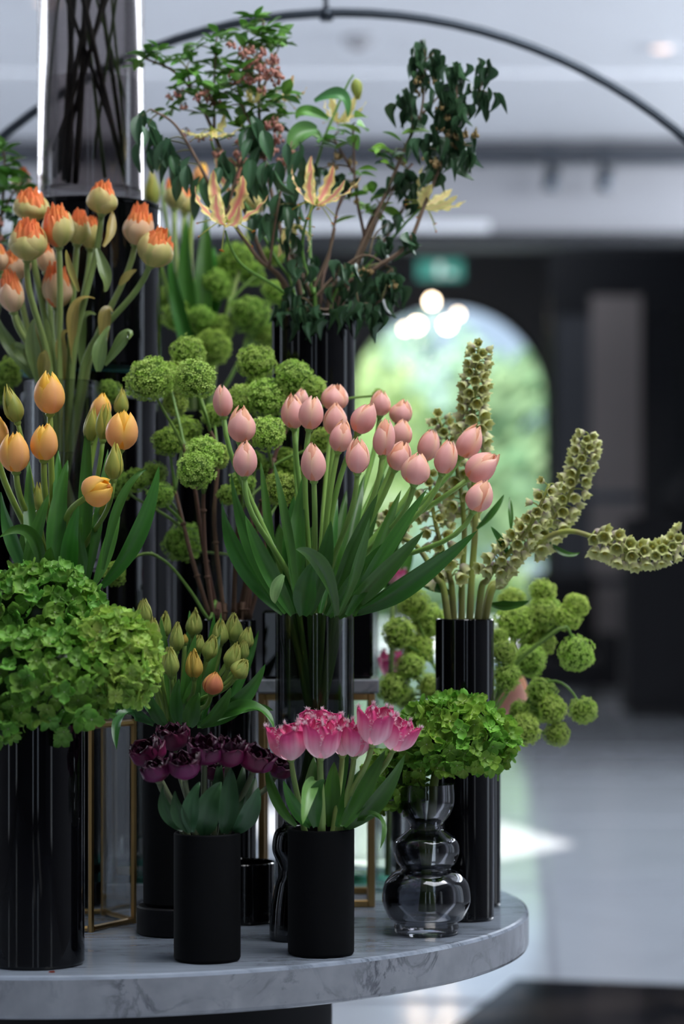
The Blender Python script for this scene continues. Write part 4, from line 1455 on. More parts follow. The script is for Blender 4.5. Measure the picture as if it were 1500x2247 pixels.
def fritillary(v, path, spike, label, n, D, size=0.0136, seed=0, spread=40, leaves=(), group='fritillary spikes', rs=0.0052, tipgreen=True):
    """path: stem points (px, py, D) from the rim upwards; spike: fraction of the stem where bells begin"""
    n = int(n * 1.25)
    rnd = random.Random(seed)
    pp = [P(*p) for p in path]
    off = pp[0] - Vector((v.x, v.y, pp[0].z))
    lim = (v.r - v.w) * 0.8
    if off.length > lim:
        off = off.normalized() * lim
    rim = Vector((v.x, v.y, v.zt)) + off
    bot = Vector((v.x - off.x * 0.5, v.y - off.y * 0.5, v.zb + v.bt + 0.01))
    main = spline([bot, rim] + pp[1:], 8)
    O = bot
    root = thing('fritillary', label, 'fritillary', O, group)
    nm = len(main)
    b = MB()
    cols0, cols1 = srgb(140, 150, 70), srgb(120, 112, 74)
    for_r = [rs * (1.1 - 0.7 * i / nm) for i in range(nm)]
    n0 = len(b.V)
    b.tube([p - O for p in main], for_r, 8)
    b.C = [lerp(cols0, cols1, 0.6 if (i // 8) % 7 < 3 else 0.1) for i in range(len(b.V))]
    add('stem', b.mesh('stem', M['stem']), root)
    i0 = int(spike * (nm - 1))
    for q in range(n):
        t = q / max(1, n - 1)
        fi = i0 + t * (nm - 1 - i0)
        i = min(nm - 2, int(fi))
        p = main[i].lerp(main[i + 1], fi - i)
        T = (main[i + 1] - main[i]).normalized()
        e1 = T.orthogonal().normalized()
        e2 = T.cross(e1)
        a = q * 2.4 + rnd.uniform(-0.2, 0.2)
        out = e1 * math.cos(a) + e2 * math.sin(a)
        ln = U(spread * 0.92, D) * (1.0 - 0.5 * t) * rnd.uniform(0.7, 1.05)
        c = p + out * ln * 0.8 + T * ln * 0.25
        s = size * (1.08 - 0.38 * t) * rnd.uniform(0.9, 1.1)
        d = (out * 0.85 + Vector((0, -0.25, -0.75 + 0.75 * t * t)) + Vector((rnd.gauss(0, .15), rnd.gauss(0, .15), rnd.gauss(0, .15)))).normalized()
        fb = bez(p, p + out * ln * 0.35 + T * ln * 0.3, c - d * ln * 0.2 , c, 4)
        bb = add('bell_flower', BELLS[rnd.randrange(3)], root, Matrix.Translation(c - O) @ frame(d, rnd.uniform(0, 6)) @ Matrix.Diagonal((s * 0.88, s * 0.88, s * 0.95, 1)))
        b = MB(); b.tube([x - O for x in fb], 0.0011, 5, srgb(150, 160, 86))
        sk = add('flower_stalk', b.mesh('flower_stalk', M['stem']), bb)
        sk.matrix_parent_inverse = bb.matrix_basis.inverted()
    for lf in leaves:
        add_leaf(root, O, lf, D)
    return root


# ------------------------------------------------------------------ branches
def bleaf_mesh(seed, wilt=0.0, col=LEAF_G, wid=0.42):
    rnd = random.Random(seed)
    n, m = 6, 2
    V, C = [], []
    for i in range(n + 1):
        t = i / n
        w = wid * math.sin(math.pi * min(1, t * 0.98 + 0.02) ** 0.85) ** 0.9 * (1 if i < n else 0)
        for j in range(-m, m + 1):
            s = j / m
            x = t
            y = w * 0.5 * s * (1 - 0.55 * wilt)
            z = 0.10 * abs(s) * w * 2 * (1 + 3 * wilt) - (0.10 + 0.35 * wilt) * t * t + 0.04 * wilt * math.sin(9 * t + 5 * s + seed)
            V.append(Vector((x, y, z)))
            c = lerp(col, (col[0] * 1.5, col[1] * 1.35, col[2] * 1.6), 0.6 if j == 0 else 0.15 * (i % 2))
            C.append(c)
    k = 2 * m + 1
    Fc = [(i * k + j, i * k + j + 1, (i + 1) * k + j + 1, (i + 1) * k + j) for i in range(n) for j in range(2 * m)]
    return mesh('leaf', V, Fc, M['leaf'], C)


BL_FRESH = [bleaf_mesh(i, 0.0, srgb(92, 140, 58), 0.5) for i in range(3)]
BL_DEEP = [bleaf_mesh(i + 4, 0.3, srgb(66, 102, 70), 0.48) for i in range(3)]
BL_WILT = [bleaf_mesh(i + 8, 1.0, srgb(62, 94, 64), 0.66) for i in range(4)]
BL_BRIGHT = [bleaf_mesh(i + 14, 0.1, srgb(116, 164, 62), 0.5) for i in range(3)]


def blossom_mesh(seed, col0, col1):
    rnd = random.Random(seed)
    b = MB()
    for q in range(9):
        c = Vector((rnd.gauss(0, .45), rnd.gauss(0, .45), -rnd.uniform(0.0, 1.2)))
        r = rnd.uniform(0.26, 0.38)
        co = lerp(col0, col1, rnd.random())
        n0 = len(b.V)
        b.lathe([(0.02, 0.0 + r * 1.2), (r * 0.75, r * 0.8), (r, 0.0), (r * 0.8, -r * 0.7), (r * 0.55, -r * 1.0)], c, 7)
        b.C += [co] * (len(b.V) - n0)
        n0 = len(b.V)
        b.tube([Vector((0, 0, 0.6)), c + Vector((0, 0, r * 1.2))], 0.05, 4)
        b.C += [srgb(120, 110, 70)] * (len(b.V) - n0)
    return mesh('blossom_cluster', b.V, b.F, M['petal'], b.C)


BLOSSOM = [blossom_mesh(i, srgb(188, 128, 118), srgb(216, 160, 142)) for i in range(3)]
SEEDS = [blossom_mesh(i + 5, srgb(150, 128, 84), srgb(178, 150, 104)) for i in range(2)]


def branch(v, mains, clusters, label, group=None, seed=0, wood=srgb(116, 96, 82), rs=0.0038, name='leafy_branch', rimfrac=0.8, cat='branch', wilted_len=0.03):
    """mains: lists of (px, py, D), the first starts at the vase; clusters: (px, py, D, kind, n leaves, leaf length px, spread)"""
    rnd = random.Random(seed)
    first = [P(*p) for p in mains[0]]
    off = first[0] - Vector((v.x, v.y, first[0].z))
    lim = (v.r - v.w) * rimfrac
    if off.length > lim:
        off = off.normalized() * lim
    rim = Vector((v.x, v.y, v.zt)) + off
    bot = Vector((v.x - off.x * 0.4, v.y - off.y * 0.4, v.zb + v.bt + 0.01))
    O = bot
    root = thing(name, label, cat, O, group)
    b = MB()
    lines = []
    p0 = spline([bot, rim] + first[1:], 6)
    lines.append(p0)
    b.tube([p - O for p in p0], [rs * (1.15 - 0.75 * i / len(p0)) for i in range(len(p0))], 7, wood)
    for mn in mains[1:]:
        q = spline([P(*p) for p in mn], 6)
        b.tube([p - O for p in q], [rs * 0.7 * (1.0 - 0.6 * i / len(q)) for i in range(len(q))], 6, wood)
        lines.append(q)
    allp = [p for ln in lines for p in ln[8 if ln is p0 else 0:]]
    for cl in clusters:
        px, py, D, kd, n, lp = cl[:6]
        c = P(px, py, D)
        st = min(allp, key=lambda q: (q - c).length + 0.6 * max(0, q.z - c.z))
        if (st - c).length > 0.004:
            mid = st.lerp(c, 0.5) + Vector((rnd.uniform(-1, 1), rnd.uniform(-1, 1), rnd.uniform(0.5, 1.5))) * 0.12 * (c - st).length
            b.tube([p - O for p in bez(st, mid, mid, c, 5)], [rs * 0.36 * (1 - 0.1 * i) for i in range(6)], 5, lerp(wood, srgb(112, 128, 70), 0.5 if kd != 'wilt' else 0.15))
        L = U(lp * {'fresh': 1.28, 'hang': 1.18, 'wilt': 1.0, 'bright': 1.1}.get(kd, 1.0), D)
        n += {'fresh': 1}.get(kd, 0)
        if kd in ('blossom', 'seed'):
            src = BLOSSOM if kd == 'blossom' else SEEDS
            for q in range(n):
                o_ = Vector((rnd.gauss(0, .6), rnd.gauss(0, .6), rnd.gauss(0, .5))) * L
                add('blossom_cluster', src[rnd.randrange(len(src))], root, Matrix.Translation(c + o_ - O) @ Matrix.Rotation(rnd.uniform(0, 6), 4, 'Z') @ Matrix.Scale(L * 0.42, 4))
            continue
        src = {'fresh': BL_FRESH, 'deep': BL_DEEP, 'wilt': BL_WILT, 'bright': BL_BRIGHT, 'hang': BL_DEEP}[kd]
        az0 = rnd.uniform(0, 6)
        for q in range(n):
            az = az0 + q * 2.4 + rnd.uniform(-0.3, 0.3)
            if kd == 'wilt':
                el = -rnd.uniform(0.75, 1.45)
                o_ = Vector((rnd.gauss(0, .30), rnd.gauss(0, .30), rnd.gauss(0, .25))) * L
            elif kd == 'hang':
                el = -rnd.uniform(0.95, 1.4)
                o_ = Vector((rnd.gauss(0, .13), rnd.gauss(0, .13), rnd.gauss(0, .2))) * L
            else:
                el = rnd.uniform(-0.45, 0.75)
                o_ = Vector((rnd.gauss(0, .15), rnd.gauss(0, .15), rnd.gauss(0, .15))) * L
            d = Vector((math.cos(az) * math.cos(el), math.sin(az) * math.cos(el), math.sin(el)))
            upv = Vector((0, 0, 1)) - d * d.z
            upv = (upv + Vector((rnd.gauss(0, .35), rnd.gauss(0, .35) - (0.5 if kd in ('wilt', 'hang') else 0.15), rnd.gauss(0, .2)))).normalized()
            yv = upv.cross(d).normalized()
            zv = d.cross(yv)
            s = L * rnd.uniform(0.75, 1.15)
            Mx = Matrix((d, yv, zv)).transposed().to_4x4()
            add('leaf', src[rnd.randrange(len(src))], root, Matrix.Translation(c + o_ - O) @ Mx @ Matrix.Scale(s, 4))
    add('twigs', b.mesh('twigs', M['wood']), root)
    return root


# ------------------------------------------------------------------ glory lily
def glory_petal(seed, col_mid, col_edge, back=1.0):
    rnd = random.Random(seed)
    n, m = 14, 3
    V, C = [], []
    ph = rnd.uniform(0, 6)
    for i in range(n + 1):
        t = i / n
        x = 0.05 + 0.62 * math.sin(t * 1.9 * back) / (1.9 * back) * 1.6
        z = 0.95 * t ** 1.2 - 0.10
        w = 0.15 * math.sin(math.pi * (0.06 + 0.92 * t)) ** 0.7
        for j in range(-m, m + 1):
            s = j / m
            wv = 0.055 * math.sin(t * 24 + ph + (2 if s > 0 else 0)) * abs(s) ** 1.5 * math.sin(math.pi * t)
            V.append(Vector((x + wv, w * s * (1 + 0.15 * math.sin(t * 22 + ph)), z - 0.02 * s * s)))
            C.append(lerp(col_mid, col_edge, min(1, abs(s) * 1.5) ** 1.5))
    k = 2 * m + 1
    Fc = [(i * k + j, i * k + j + 1, (i + 1) * k + j + 1, (i + 1) * k + j) for i in range(n) for j in range(2 * m)]
    return mesh('petal', V, Fc, M['petal'], C)


GP = [glory_petal(i, srgb(232, 138, 134), srgb(250, 236, 158), 0.7 + 0.2 * i) for i in range(3)]
GPY = [glory_petal(i + 4, srgb(248, 222, 150), srgb(250, 238, 158), 0.7 + 0.2 * i) for i in range(3)]


def glory(root, O, px, py, D, size, axis, pets, seed, petals=6, lens=None, flat=0.0):
    rnd = random.Random(seed)
    c = P(px, py, D) - O
    d = Vector(axis).normalized()
    L = U(size, D)
    for k in range(petals):
        s = L * (lens[k] if lens else rnd.uniform(0.9, 1.05))
        add('petal', pets[rnd.randrange(3)], root, Matrix.Translation(c) @ frame(d, k * math.pi * 2 / petals + rnd.uniform(-.15, .15)) @ Matrix.Rotation(flat + rnd.uniform(-0.1, 0.25), 4, 'Y') @ Matrix.Scale(s, 4))
    for k in range(6):
        a = k * 1.047 + 0.4 + rnd.uniform(-.2, .2)
        e = frame(d).to_3x3() @ Vector((math.cos(a), math.sin(a), -0.35))
        p1 = c + e * L * 0.25
        p2 = c + e * L * rnd.uniform(0.5, 0.65) - Vector((0, 0, L * 0.12))
        b = MB(); b.tube(bez(c, p1, p1, p2, 5), L * 0.012, 5, srgb(190, 196, 96))
        q = p2 + Vector((e.y, -e.x, 0.2)).normalized() * L * 0.06
        sta = add('stamen', b.mesh('stamen', M['petal']), root)
        b = MB(); b.tube([p2 - (q - p2), p2, q], [L * 0.008, L * 0.022, L * 0.008], 5, srgb(206, 130, 50))
        add('anther', b.mesh('anther', M['petal']), sta)
    b = MB(); b.lathe([(0.0, -0.10 * L), (0.035 * L, -0.07 * L), (0.045 * L, 0.0), (0.02 * L, 0.05 * L), (0.0, 0.06 * L)], (0, 0, 0), 8)
    b.C = [srgb(110, 140, 50)] * len(b.V)
    add('ovary', b.mesh('ovary', M['stem']), root, Matrix.Translation(c) @ frame(d))


def glory_stem(v, path, label, leaves=(), rs=0.0028, seed=0, group=None):
    pp = [P(*p) for p in path]
    off = pp[0] - Vector((v.x, v.y, pp[0].z))
    lim = (v.r - v.w) * 0.75
    if off.length > lim:
        off = off.normalized() * lim
    rim = Vector((v.x, v.y, v.zt)) + off
    bot = Vector((v.x - off.x * 0.4, v.y - off.y * 0.4, v.zb + v.bt + 0.01))
    main = spline([bot, rim] + pp[1:], 7)
    root = thing('glory_lily', label, 'lily', bot, group)
    b = MB(); b.tube([p - bot for p in main], [rs * (1.1 - 0.6 * i / len(main)) for i in range(len(main))], 7, srgb(104, 146, 66))
    add('stem', b.mesh('stem', M['stem']), root)
    for lf in leaves:
        add_leaf(root, bot, lf, path[-1][2])
    return root, bot


# ================================================================== arrangements
# ------------------------------------------------------------------ pale pink tulips
G_PINK = 'pale pink tulips in the smoked glass cylinder'
D0 = 3.26
pink = [
    # px, py, h, w, tilt, D, label
    (488, 880, 76, 43, -4, 3.28, 'pale pink tulip highest at the left end of the bunch, closed'),
    (529, 932, 84, 60, 4, 3.25, 'pale pink tulip with a gaping petal, just below the leftmost one'),
    (537, 1008, 84, 54, 2, 3.19, 'pale pink tulip lowest at the left end of the bunch'),
    (643, 903, 82, 50, -3, 3.28, 'pale pink tulip at left of the upright pair before the black vase'),
    (660, 876, 50, 34, 10, 3.36, 'pink tulip peeping up between the upright pair, mostly hidden'),
    (683, 906, 80, 54, 9, 3.24, 'pale pink tulip at right of the upright pair, touching its neighbour'),
    (735, 872, 64, 58, 7, 3.38, 'pale pink tulip rising highest before the black branch vase'),
    (735, 920, 78, 50, 4, 3.32, 'pale pink tulip under the highest one, right edge of the black vase'),
    (748, 958, 74, 50, 12, 3.24, 'pale pink tulip tilted right, between the upright pair and the centre'),
    (687, 1014, 92, 55, -2, 3.16, 'pale pink tulip hanging lowest in the centre, split petal edge glowing orange'),
    (785, 1000, 84, 50, 2, 3.17, 'pale pink tulip with a curled back petal, lower middle, right of the split one'),
    (800, 918, 78, 52, 26, 3.25, 'pale pink tulip leaning strongly right with overlapping petals, upper middle'),
    (835, 884, 62, 44, 5, 3.38, 'pale pink tulip behind the leaning one, against the green daylight'),
    (880, 904, 60, 48, 14, 3.38, 'pale pink tulip with orange right edge, back row against the daylight'),
    (841, 960, 88, 46, 4, 3.21, 'slim tall pale pink tulip standing straight at the middle of the bunch'),
    (880, 950, 66, 50, 14, 3.31, 'broad pale pink tulip behind the slim straight one'),
    (876, 1001, 70, 50, 20, 3.24, 'pale pink tulip half hidden behind the wide low one, middle right'),
    (914, 1029, 76, 62, 10, 3.17, 'wide pale pink tulip with folded petals, lowest right of the middle'),
    (940, 977, 76, 46, 16, 3.30, 'pale pink tulip with orange inner petals, left of the slim leaning one'),
    (978, 1003, 82, 48, 14, 3.21, 'slim pale pink tulip leaning right, in front of the left fritillary stems'),
    (1030, 970, 82, 54, 30, 3.25, 'pale pink tulip highest among the three at the right end'),
    (1058, 1024, 88, 60, 50, 3.22, 'pale pink tulip lying almost sideways at the far right end of the bunch'),
    (1052, 1088, 78, 58, 22, 3.19, 'pale pink tulip lowest at the right end, below the sideways one'),
]
pk_leaves = {
    0: [(487, 1097, 622, 1345, 44, (-34, 6), -0.5, 0)],
    1: [(507, 1039, 628, 1345, 36, (-24, 0), -0.4, 0)],
    2: [(538, 1131, 640, 1350, 40, (-4, 10), 0.3, -0.05), (599, 1010, 652, 1345, 24, (8, 0), 0.5, 0.03)],
    3: [(645, 1088, 650, 1345, 44, (-10, 0), 0.0, 0), (571, 1010, 600, 1300, 22, (4, 0), 0.3, 0.02)],
    5: [(668, 1036, 660, 1345, 42, (-14, 0), -0.3, 0.05)],
    7: [(690, 1150, 672, 1350, 48, (-16, 0), 0.2, 0.0)],
    8: [(726, 1142, 676, 1348, 42, (6, 0), 0.5, -0.03), (738, 1060, 700, 1345, 30, (4, 0), 0.4, 0.1)],
    9: [(648, 1205, 735, 1352, 40, (16, -46), 0.5, -0.12, LEAF_G, 0.8)],
    10: [(811, 1135, 740, 1350, 28, (8, 0), 0.6, -0.06), (690, 1230, 664, 1350, 52, (-6, 0), 0.0, -0.05)],
    12: [(770, 1180, 720, 1350, 42, (2, 0), 0.3, -0.02), (760, 1075, 715, 1348, 30, (2, 0), 0.2, 0.06)],
    13: [(870, 1130, 750, 1350, 38, (-4, 4), 0.5, -0.03), (614, 1150, 640, 1350, 46, (-10, 0), 0.0, 0.03)],
    14: [(829, 1083, 712, 1350, 40, (-6, 6), 0.6, -0.02)],
    15: [(842, 1040, 736, 1350, 30, (10, 0), 0.2, 0.06)],
    16: [(800, 1039, 716, 1350, 34, (4, 0), 0.4, 0.1)],
    17: [(936, 1074, 760, 1350, 34, (-8, 4), 0.3, 0.0), (880, 1075, 775, 1350, 30, (-4, 2), 0.3, 0.05)],
    18: [(914, 1070, 768, 1345, 32, (-6, -4), 0.2, 0.08)],
    19: [(860, 1180, 720, 1352, 40, (-6, 0), 0.3, -0.04)],
    20: [(920, 1110, 752, 1352, 40, (-8, 2), 0.4, 0.02)],
    21: [(1047, 1164, 772, 1345, 46, (-14, 34), 0.9, -0.03, LEAF_G, 0.9), (976, 1206, 772, 1348, 32, (-6, 18), 0.7, 0.0)],
    22: [(930, 1165, 740, 1352, 44, (-8, 14), 0.5, -0.06)],
}
for i, (px, py, h, w, tl, D, lb) in enumerate(pink):
    tulip('pink', V_pink, px, py, h, w, tl, D, lb, G_PINK, pk_leaves.get(i, ()), seed=i, depth=0.30)
# the bent down leaf at the left of the bunch
lf_root = bpy.data.objects['tulip.002'] if 'tulip.002' in bpy.data.objects else bpy.data.objects['tulip']
add_leaf(lf_root, lf_root.location, (603, 1325, 622, 1262, 26, (-10, 0), -0.1, -0.08, srgb(120, 160, 100), 0.2, 3.10), 3.18)

# ------------------------------------------------------------------ yellow tulips
G_YEL = 'yellow tulips above the big green hydrangea'
yel = [
    ('yellow', 109, 863, 98, 66, 0, 3.22, 'largest orange yellow tulip, open, standing highest at left before the smoked vase'),
    ('yellow_bud', 28, 887, 90, 42, -14, 3.22, 'plump yellow green tulip bud leaning left near the left picture edge'),
    ('yellow', 33, 991, 98, 62, -2, 3.17, 'deep orange yellow tulip at far left, level with the smaller upright one'),
    ('yellow', -12, 945, 90, 60, -6, 3.24, 'orange tulip cut by the left picture edge'),
    ('yellow', 97, 970, 88, 57, 2, 3.18, 'compact golden tulip with tidy petals below the largest one'),
    ('yellow', 222, 893, 66, 44, 12, 3.32, 'golden tulip behind the cluster of green buds'),
    ('yellow_bud', 266, 882, 64, 32, 4, 3.30, 'green pointed tulip bud highest at the right of the yellow bunch'),
    ('yellow_bud', 201, 932, 84, 32, 6, 3.27, 'green tulip bud at left in the cluster before the golden tulip'),
    ('yellow_bud', 229, 926, 88, 34, 6, 3.25, 'green tulip bud with yellow seam in the middle of the bud cluster'),
    ('yellow', 267, 945, 92, 64, 6, 3.20, 'orange yellow tulip at the right of the bud cluster'),
    ('yellow_bud', 250, 1013, 88, 40, 3, 3.17, 'single green tulip bud below the right orange yellow tulip'),
    ('yellow', 216, 1076, 76, 66, 62, 3.12, 'orange yellow tulip nodding forward, lowest of the bunch'),
    ('yellow_bud', 85, 1090, 70, 27, -2, 3.25, 'thin green tulip bud hidden behind a stem, low at left'),
]
yl_leaves = {
    0: [(128, 988, 150, 1285, 34, (-8, 0), 0.2, 0.04), (237, 985, 190, 1280, 24, (4, 0), 0.4, 0.05)],
    1: [(2, 1080, 70, 1280, 34, (-12, 0), -0.3, 0.05)],
    2: [(64, 1010, 80, 1280, 30, (-6, 0), 0.0, 0.06), (-2, 1180, 92, 1280, 30, (34, -78), 0.1, -0.04, LEAF_G, 0.3)],
    4: [(149, 1010, 120, 1285, 44, (-12, 0), 0.15, 0.03), (107, 1084, 50, 1275, 32, (-2, 0), 0.3, -0.02)],
    7: [(192, 926, 178, 1280, 34, (4, 0), 0.2, 0.0)],
    8: [(178, 1135, 195, 1285, 34, (-14, 0), -0.1, -0.03), (140, 1080, 165, 1285, 40, (-10, 0), 0.0, 0.02)],
    9: [(349, 1021, 222, 1285, 42, (22, 26), 0.6, -0.02), (262, 1105, 205, 1285, 30, (8, 0), 0.4, 0.04)],
    10: [(322, 1030, 225, 1250, 22, (-14, -52), 0.2, 0.02)],
    11: [(172, 1110, 150, 1285, 40, (-8, 4), 0.1, -0.06), (112, 1200, 128, 1285, 42, (-8, 0), 0.0, -0.05)],
    12: [(60, 1140, 70, 1280, 36, (-8, 0), 0.1, 0.0), (170, 1180, 160, 1285, 44, (0, 0), 0.3, 0.0)],
}
for i, (kd, px, py, h, w, tl, D, lb) in enumerate(yel):
    tulip(kd, V_yel, px, py, h, w, tl, D, lb, G_YEL, yl_leaves.get(i, ()), seed=i + 40, face=(-0.55 if i == 11 else None))

# ------------------------------------------------------------------ orange double tulips
G_ORA = 'faded double orange tulips in the smoked vase'
ora = [
    ('double', 68, 450, 78, 76, 2, 3.52, 'cream double tulip with reddish tip, upper left of the tall faded bunch'),
    ('double', 62, 526, 98, 82, 5, 3.45, 'double tulip with wide orange frilled crown, left, lower than its neighbour'),
    ('double', 126, 496, 100, 70, -2, 3.47, 'double tulip with smooth orange red crown beside the frilled left one'),
    ('double', 172, 498, 82, 56, 6, 3.52, 'narrow orange double tulip behind the two left crowns'),
    ('double', 225, 433, 78, 66, 5, 3.48, 'cream green double tulip with tiny orange tip, highest before the smoked cylinder'),
    ('double_pink', 305, 492, 100, 66, 12, 3.50, 'peach cream double tulip leaning right, before the upper black cylinder'),
    ('double', 343, 544, 92, 80, 22, 3.46, 'cream green double tulip with orange crown, farthest right of the faded bunch'),
    ('double', 200, 512, 74, 46, 4, 3.58, 'pale double tulip half hidden behind the highest stem'),
    ('double_pink', 34, 580, 74, 66, -6, 3.55, 'dull pink double tulip below the frilled left one'),
    ('double_pink', 100, 566, 70, 40, -3, 3.58, 'dull pink double tulip hidden behind the stems at left centre'),
    ('double_pink', 125, 626, 106, 66, 2, 3.53, 'long peach pink double tulip lowest in the middle of the faded bunch'),
    ('double_pink', 24, 640, 98, 58, -6, 3.46, 'dusky pink double tulip lowest at the left picture edge'),
    ('double_pink', -10, 560, 80, 50, -12, 3.52, 'dusky double tulip cut off by the left picture edge'),
]
WL = srgb(150, 140, 78)
WG = srgb(104, 128, 76)
or_leaves = {
    0: [(30, 770, 100, 840, 34, (-24, -50), -0.2, 0, WG, 1.6)],
    2: [(145, 548, 172, 640, 16, (-4, 0), 0.4, -0.03, WL, 0.8, 3.46)],
    3: [(208, 655, 160, 800, 26, (-30, -60), 0.4, -0.02, WL, 2.2)],
    4: [(228, 640, 214, 545, 28, (14, 20), 0.2, -0.03, WG, 1.4, 3.46), (246, 462, 225, 540, 24, (10, 0), 0.8, 0.02, WL, 0.8, 3.47)],
    5: [(250, 690, 222, 790, 30, (-8, -64), 0.5, 0.0, WL, 1.8), (300, 592, 262, 625, 18, (0, -4), 0.3, -0.02, WL, 0.8, 3.48)],
    6: [(282, 745, 228, 800, 28, (30, -48), 0.3, -0.02, WG, 1.9), (240, 715, 215, 815, 34, (-8, 0), 0.1, 0, WG, 1.2)],
    7: [(210, 690, 180, 810, 26, (-22, -50), 0.3, -0.03, WG, 1.4)],
    8: [(-2, 700, 70, 830, 30, (-20, -20), 0, 0, WG, 1.2)],
    9: [(85, 705, 95, 835, 30, (-14, -30), 0.1, -0.02, WL, 1.8)],
    10: [(148, 725, 138, 835, 26, (-10, -30), 0.2, -0.03, WL, 1.5), (60, 760, 108, 838, 40, (-16, -30), 0.0, -0.04, WG, 1.0)],
    11: [(75, 700, 80, 838, 34, (-6, -20), 0.2, -0.03, WG, 1.8), (96, 770, 90, 838, 30, (8, -20), 0.2, -0.03, WL, 1.3)],
}
for i, (kd, px, py, h, w, tl, D, lb) in enumerate(ora):
    tulip(kd, V_ora, px, py, h, w, tl, D, lb, G_ORA, or_leaves.get(i, ()), seed=i + 80, lean=-0.22)
tulip('double_pink', V_left, 47, 398, 62, 46, 8, 3.80, 'peach tulip behind leaves at far left, level with the smoked cylinder foot', None, (), seed=99)

# ------------------------------------------------------------------ green tulip buds
G_BUD = 'green parrot tulip buds in the matte black vase'
buds = [
    ('green_bud', 316, 1344, 62, 34, -2, 3.27, 'green tulip bud highest at the upper left of the bud bunch'),
    ('green_bud', 311, 1389, 50, 26, -8, 3.22, 'small green tulip bud at far left, touching the light hydrangea'),
    ('green_bud', 338, 1386, 68, 30, -3, 3.21, 'slim green tulip bud in the front of the upper left group'),
    ('green_bud', 362, 1371, 62, 28, 2, 3.26, 'green tulip bud third from the left in the top row'),
    ('green_bud', 388, 1398, 72, 34, 4, 3.20, 'long green tulip bud with frilled seam, centre left of the bunch'),
    ('green_bud', 426, 1366, 64, 36, 5, 3.29, 'large plain green tulip bud in the back, top centre of the bunch'),
    ('green_bud', 437, 1412, 42, 26, 5, 3.24, 'short green tulip bud with pale tip in the middle of the bunch'),
    ('green_bud', 484, 1387, 60, 36, 3, 3.25, 'rounded green tulip bud at left of the top right pair'),
    ('green_bud', 513, 1377, 66, 42, 4, 3.27, 'broad ribbed green tulip bud highest at the top right of the bunch'),
    ('green_bud', 461, 1421, 58, 34, 16, 3.20, 'green tulip bud tilted right with a frilled orange tip, middle right'),
    ('green_bud', 541, 1400, 52, 34, 10, 3.24, 'ribbed green tulip bud farthest right in the upper row'),
    ('green_bud', 534, 1426, 46, 28, 10, 3.22, 'small green tulip bud right under the ribbed one at right'),
    ('green_bud', 510, 1438, 62, 36, 18, 3.19, 'smooth green tulip bud leaning right, right centre'),
    ('green_bud', 529, 1468, 48, 42, 34, 3.15, 'plump crinkled green tulip bud lowest at the right'),
    ('green_bud', 374, 1452, 72, 38, -3, 3.14, 'largest green tulip bud with a folded sepal, front left'),
    ('green_bud', 352, 1450, 58, 18, -3, 3.18, 'thin green tulip bud left of the largest front one'),
    ('gold_bud', 334, 1445, 46, 28, -6, 3.16, 'golden tinged tulip bud at far left over the light hydrangea'),
    ('gold_bud', 426, 1457, 68, 38, 0, 3.14, 'golden yellow crinkled tulip bud, front centre of the bud bunch'),
    ('peach_bud', 468, 1499, 56, 44, 12, 3.13, 'peach orange half open tulip, lowest of the green bud bunch'),
    ('gold_bud', 405, 1402, 24, 16, 2, 3.25, 'tiny orange tulip bud peeping between the green buds'),
]
bl = {
    0: [(256, 1326, 330, 1500, 24, (-10, 0), -0.3, 0), (292, 1332, 325, 1440, 16, (-2, 0), 0, 0.02)],
    2: [(352, 1352, 376, 1590, 22, (4, 0), 0.4, 0)],
    4: [(430, 1390, 395, 1592, 28, (-4, 0), 0.4, -0.02)],
    5: [(416, 1340, 410, 1590, 26, (4, 0), 0.0, 0.03), (470, 1346, 432, 1560, 24, (8, 0), 0.4, 0)],
    8: [(485, 1343, 440, 1590, 22, (10, 0), 0.3, 0.04), (568, 1382, 470, 1590, 22, (10, 10), 0.4, 0.04)],
    9: [(484, 1392, 420, 1592, 34, (-4, 0), 0.2, 0.04), (440, 1470, 410, 1594, 40, (-4, 0), 0.1, -0.02)],
    12: [(582, 1457, 432, 1590, 42, (14, 30), 0.7, 0.0)],
    13: [(602, 1610, 440, 1585, 34, (40, -64), 0.8, -0.05, LEAF_G, 0.7), (572, 1562, 450, 1580, 20, (20, -26), 0.5, 0.08)],
    14: [(300, 1508, 370, 1594, 26, (-10, -10), -0.2, 0.0), (330, 1520, 362, 1594, 30, (-8, 0), 0, -0.04)],
    16: [(256, 1646, 338, 1588, 32, (-36, -66), -0.5, -0.08, LEAF_D, 0.4)],
    17: [(436, 1520, 415, 1594, 40, (-2, 0), 0.1, -0.03), (392, 1490, 392, 1594, 30, (-6, 0), 0, -0.03)],
    18: [(506, 1508, 440, 1594, 30, (10, 6), 0.5, -0.03), (600, 1560, 452, 1590, 22, (10, -30), 0.5, 0.12)],
}
for i, (kd, px, py, h, w, tl, D, lb) in enumerate(buds):
    tulip(kd, V_bud, px, py, h, w, tl, D, lb, G_BUD, bl.get(i, ()), seed=i + 120, depth=0.2)

